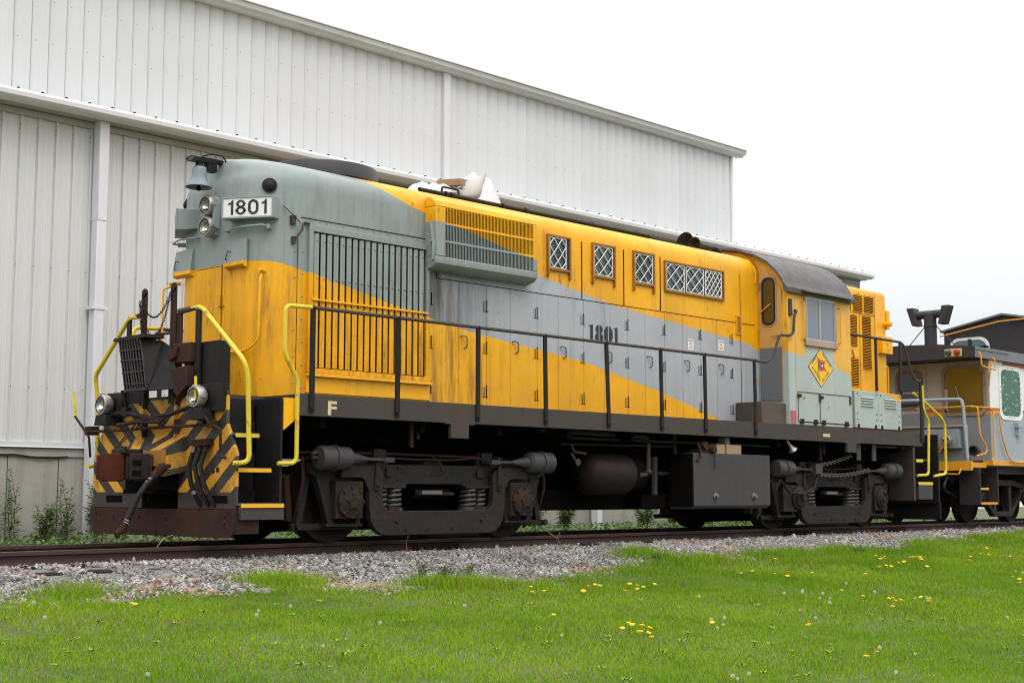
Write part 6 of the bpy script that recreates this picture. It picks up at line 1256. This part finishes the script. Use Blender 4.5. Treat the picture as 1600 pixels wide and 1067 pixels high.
q = MB(); q.box(16.65, 16.95, -1.56, -1.47, 1.86, 1.95); q.box(16.68, 16.80, -1.55, -1.47, 1.70, 1.86); q.build('lamp_bracket', CSIDE, cb)
q = MB(); q.tube(rounded([(14.98, -1.57, 3.22), (14.98, -1.62, 3.20), (14.98, -1.64, 2.96), (15.55, -1.64, 2.92), (15.55, -1.62, 3.14), (15.55, -1.57, 3.16)], .03), .014, 6); q.tube([(15.45, -1.6, 3.1), (15.50, -1.52, 2.62)], .014, 6); q.build('grab_iron', CORA, cb)
q = MB(); q.tube([(15.02, -1.36, 2.21), (15.5, -1.49, 2.205), (15.75, -1.52, 2.20)], .014, 6); q.tube(rounded([(15.10, -.2, 2.21), (15.08, -1.36, 2.22), (15.14, -1.45, 2.2), (15.16, -1.47, 1.65), (15.36, -1.50, 1.46), (15.34, -1.50, 1.33), (15.10, -1.42, 1.28)], .08), .016, 6)
q.tube(rounded([(15.55, -1.50, 2.20), (15.62, -1.52, 2.16), (15.64, -1.52, 1.25), (15.54, -1.50, 1.20)], .04), .014, 6); q.tube(rounded([(15.82, -1.50, 2.12), (15.90, -1.52, 2.08), (15.95, -1.52, 1.7), (16.25, -1.52, 1.25), (16.45, -1.52, 1.18), (17.2, -1.52, 1.18)], .25), .014, 6)
q.build('grab_rail', CORA, cb)
q = MB(); q.tube(rounded([(14.9, 1.2, 2.36), (14.9, .4, 2.37), (14.9, -1.25, 2.35), (14.9, -1.28, 2.2), (14.9, -1.33, 1.22)], .1), .032, 8); q.tube([(14.9, 1.2, 2.36), (14.9, 1.2, 1.2)], .03, 8); q.build('platform_railing', CSIDE, cb)
q = MB(); q.box(14.90, xe, -1.36, 1.36, 1.06, 1.16); q.box(14.86, 14.93, -1.42, 1.42, 1.0, 1.175); q.tube(rounded([(14.86, -.55, 1.05), (14.80, -.58, .95), (14.80, -1.2, .93), (14.86, -1.22, 1.05)], .04), .016, 6); q.build('platform', CORA, cb, .005)
q = MB(); q.box(14.95, 15.02, -1.30, 1.2, 1.17, 1.86); q.build('platform_panel', CGREY, cb)
q = MB(); q.prism([(-.45, 1.42), (-1.22, 1.42), (-1.20, 1.78), (-.45, 1.78)], 'X', 14.80, 14.94); q.build('lamp_box', CGREY, cb, .006); q = MB(); q.box(14.88, 14.945, -1.28, 1.2, 1.83, 1.87); q.build('panel_cap', SILV, cb); headlamp((14.80, -1.0, 1.575), (-1, 0, 0), 'end_lamp', .095, cb)
q = MB(); q.tube([(14.75, -.2, 1.25), (14.72, -.85, 1.35), (14.70, -.98, 1.52)], .018, 6); q.build('brake_wheel_rod', CORA, cb)
q = MB(); q.lathe([(.10, 0), (.10, .12), (.075, .12), (.07, .02)], (15.3, -1.30, 1.38), (-1, -.1, 0), 18); q.build('air_horn_cup', CBLK, cb)
q = MB(); q.prism([(-1.02, 1.06), (-1.44, 1.06), (-1.44, .36), (-1.02, .36)], 'X', 15.16, 15.19); q.prism([(-1.0, 1.06), (-1.44, 1.06), (-1.44, .36), (-1.0, .36)], 'X', 15.90, 15.93); q.box(15.19, 15.90, -1.1, -1.05, .36, 1.06); stp = q.build('step_well', CBLK, cb)
for z, w_ in ((.66, .35), (.385, .71)):
    MB().box(15.19, 15.19+w_, -1.43, -1.1, z-.02, z+.02).build('step_tread', CORA, stp)
q = MB(); q.box(xe-.5, X1, -.3, .3, .75, 1.10); q.box(xe, X1, -1.2, -1.1, .95, 1.1); q.box(17.9, X1, -1.45, -.6, .75, 1.08); q.prism([(14.0, -.1), (14.6, -.13), (14.9, .13), (14.2, .12)], 'Z', .72, .98); q.box(14.7, 16, -.5, .5, .6, .95); q.build('underframe', CBLK, cb)
q = MB(); q.tube(rounded([(15.0, -.9, .95), (14.7, -.9, .65), (15.3, -.9, .5)], .2), .03, 6); q.build('hose', BLACK, cb)
q = MB(); q.cyl((16.2, .02, 3.44), (16.2, .02, 4.21), .125, n=20); q.tube([(16.2, .36, 4.19), (16.2, -.36, 4.19)], .085, 12); q.cyl((16.2, .02, 3.93), (16.2, .02, 3.97), .135, n=20)
for s in (-1, 1): q.prism([(.02+s*.22, 3.97), (.02+s*.35, 3.97), (.02+s*.47, 4.34), (.02+s*.31, 4.34)], 'X', 16.08, 16.32)
q.build('stack', CBLK, cb, .01)
q = MB()
for s in (-1, 1): q.cyl((16.2, .02+s*.12, 3.95), (16.2, .02+s*.62, 3.43), .010, n=5)
q.build('guy_wire', FRAME, cb)
# cupola
q = MB(); q.prism([(-1.42, 3.36), (-1.40, 4.20), (0, 4.46), (1.40, 4.20), (1.42, 3.36)], 'X', 19.5, 22.6); cu = q.build('cupola', CBLK, cb)
q = MB(); q.prism([(-1.47, 4.19), (0, 4.47), (1.47, 4.19), (1.47, 4.23), (0, 4.515), (-1.47, 4.23)], 'X', 19.42, 22.7); q.build('cupola_roof', CROOF, cu)
q = MB(); q.tube([(19.40, 1.45, 4.10), (19.40, 0.04, 4.33), (19.40, -1.3, 4.36)], .017, 6); q.build('cupola_grab_rail', CORA, cu)
cwn = ring(oval(.80, 3.80, .48, .235, p=.5), oval(.80, 3.80, .42, .175, p=.5), 'X', 19.47, 19.497, MB()).build('cupola_window', CWH, cu); q = MB(); q.prism(oval(.80, 3.80, .43, .185, p=.5), 'X', 19.485, 19.492); q.build('pane', glassm('teal_glass', (.07, .15, .15)), cwn)
q = MB(); q.box(19.46, 19.484, .74, .82, 3.6, 4.0); q.build('wiper', CBLK, cwn)
# caboose trucks
for c0 in (16.8, 25.6):
    for sg in (-1, 1):
        def yy(a, b_): return sorted((sg*a, sg*b_))
        o_ = [(-1.15, .62), (-.95, .76), (-.45, .84), (.45, .84), (.95, .76), (1.15, .62), (1.15, .42), (.80, .40), (.35, .12), (-.35, .12), (-.80, .40), (-1.15, .42)]
        q = MB(); holes = []
        q.prism([(-1.15, .62), (-.95, .76), (-.45, .84), (.45, .84), (.95, .76), (1.15, .62), (1.13, .58), (.9, .66), (.45, .72), (-.45, .72), (-.9, .66), (-1.13, .58)], 'Y', *yy(1.0, 1.12)); q.prism([(-.85, .50), (-.78, .56), (-.36, .22), (.36, .22), (.78, .56), (.85, .50), (.38, .12), (-.38, .12)], 'Y', *yy(1.0, 1.115))
        q.box(c0*0-.40, -.28, *yy(1.01, 1.11), .18, .74); q.box(.28, .40, *yy(1.01, 1.11), .18, .74); q.box(-1.15, -.78, *yy(.98, 1.13), .42, .66); q.box(.78, 1.15, *yy(.98, 1.13), .42, .66)
        q.xf(Matrix.Translation((c0, 0, 0))); fr = q.build('truck_side_frame', TRUCK, cb, .01)
        for s in (-1, 1):
            q = MB(); q.lathe([(.15, 0), (.15, .05), (.12, .09), (.05, .10), (.05, .12)], (c0+s*.93, sg*1.13, .47), (0, sg, 0), 14); q.build('journal_cap', BLACK, fr)
    for s in (-1, 1):
        q = MB(); q.cyl((c0+s*.93, -1.0, .43), (c0+s*.93, 1.0, .43), .08, n=12); ax = q.build('axle', PLOW, cb)
        for sg in (-1, 1):
            q = MB(); q.lathe([(.08, -.04), (.2, -.02), (.37, .01), (.385, .055), (.42, .06), (.428, -.06), (.455, -.07), (.452, -.09), (.2, -.08), (.08, -.09)], (c0+s*.93, sg*.785, .43), (0, sg, 0), 40); q.build('wheel', WHEELM, ax, angle=25)
    q = MB(); q.box(c0-.25, c0+.25, -.95, .95, .3, .7); q.build('truck_bolster', DEEPBLK, cb)
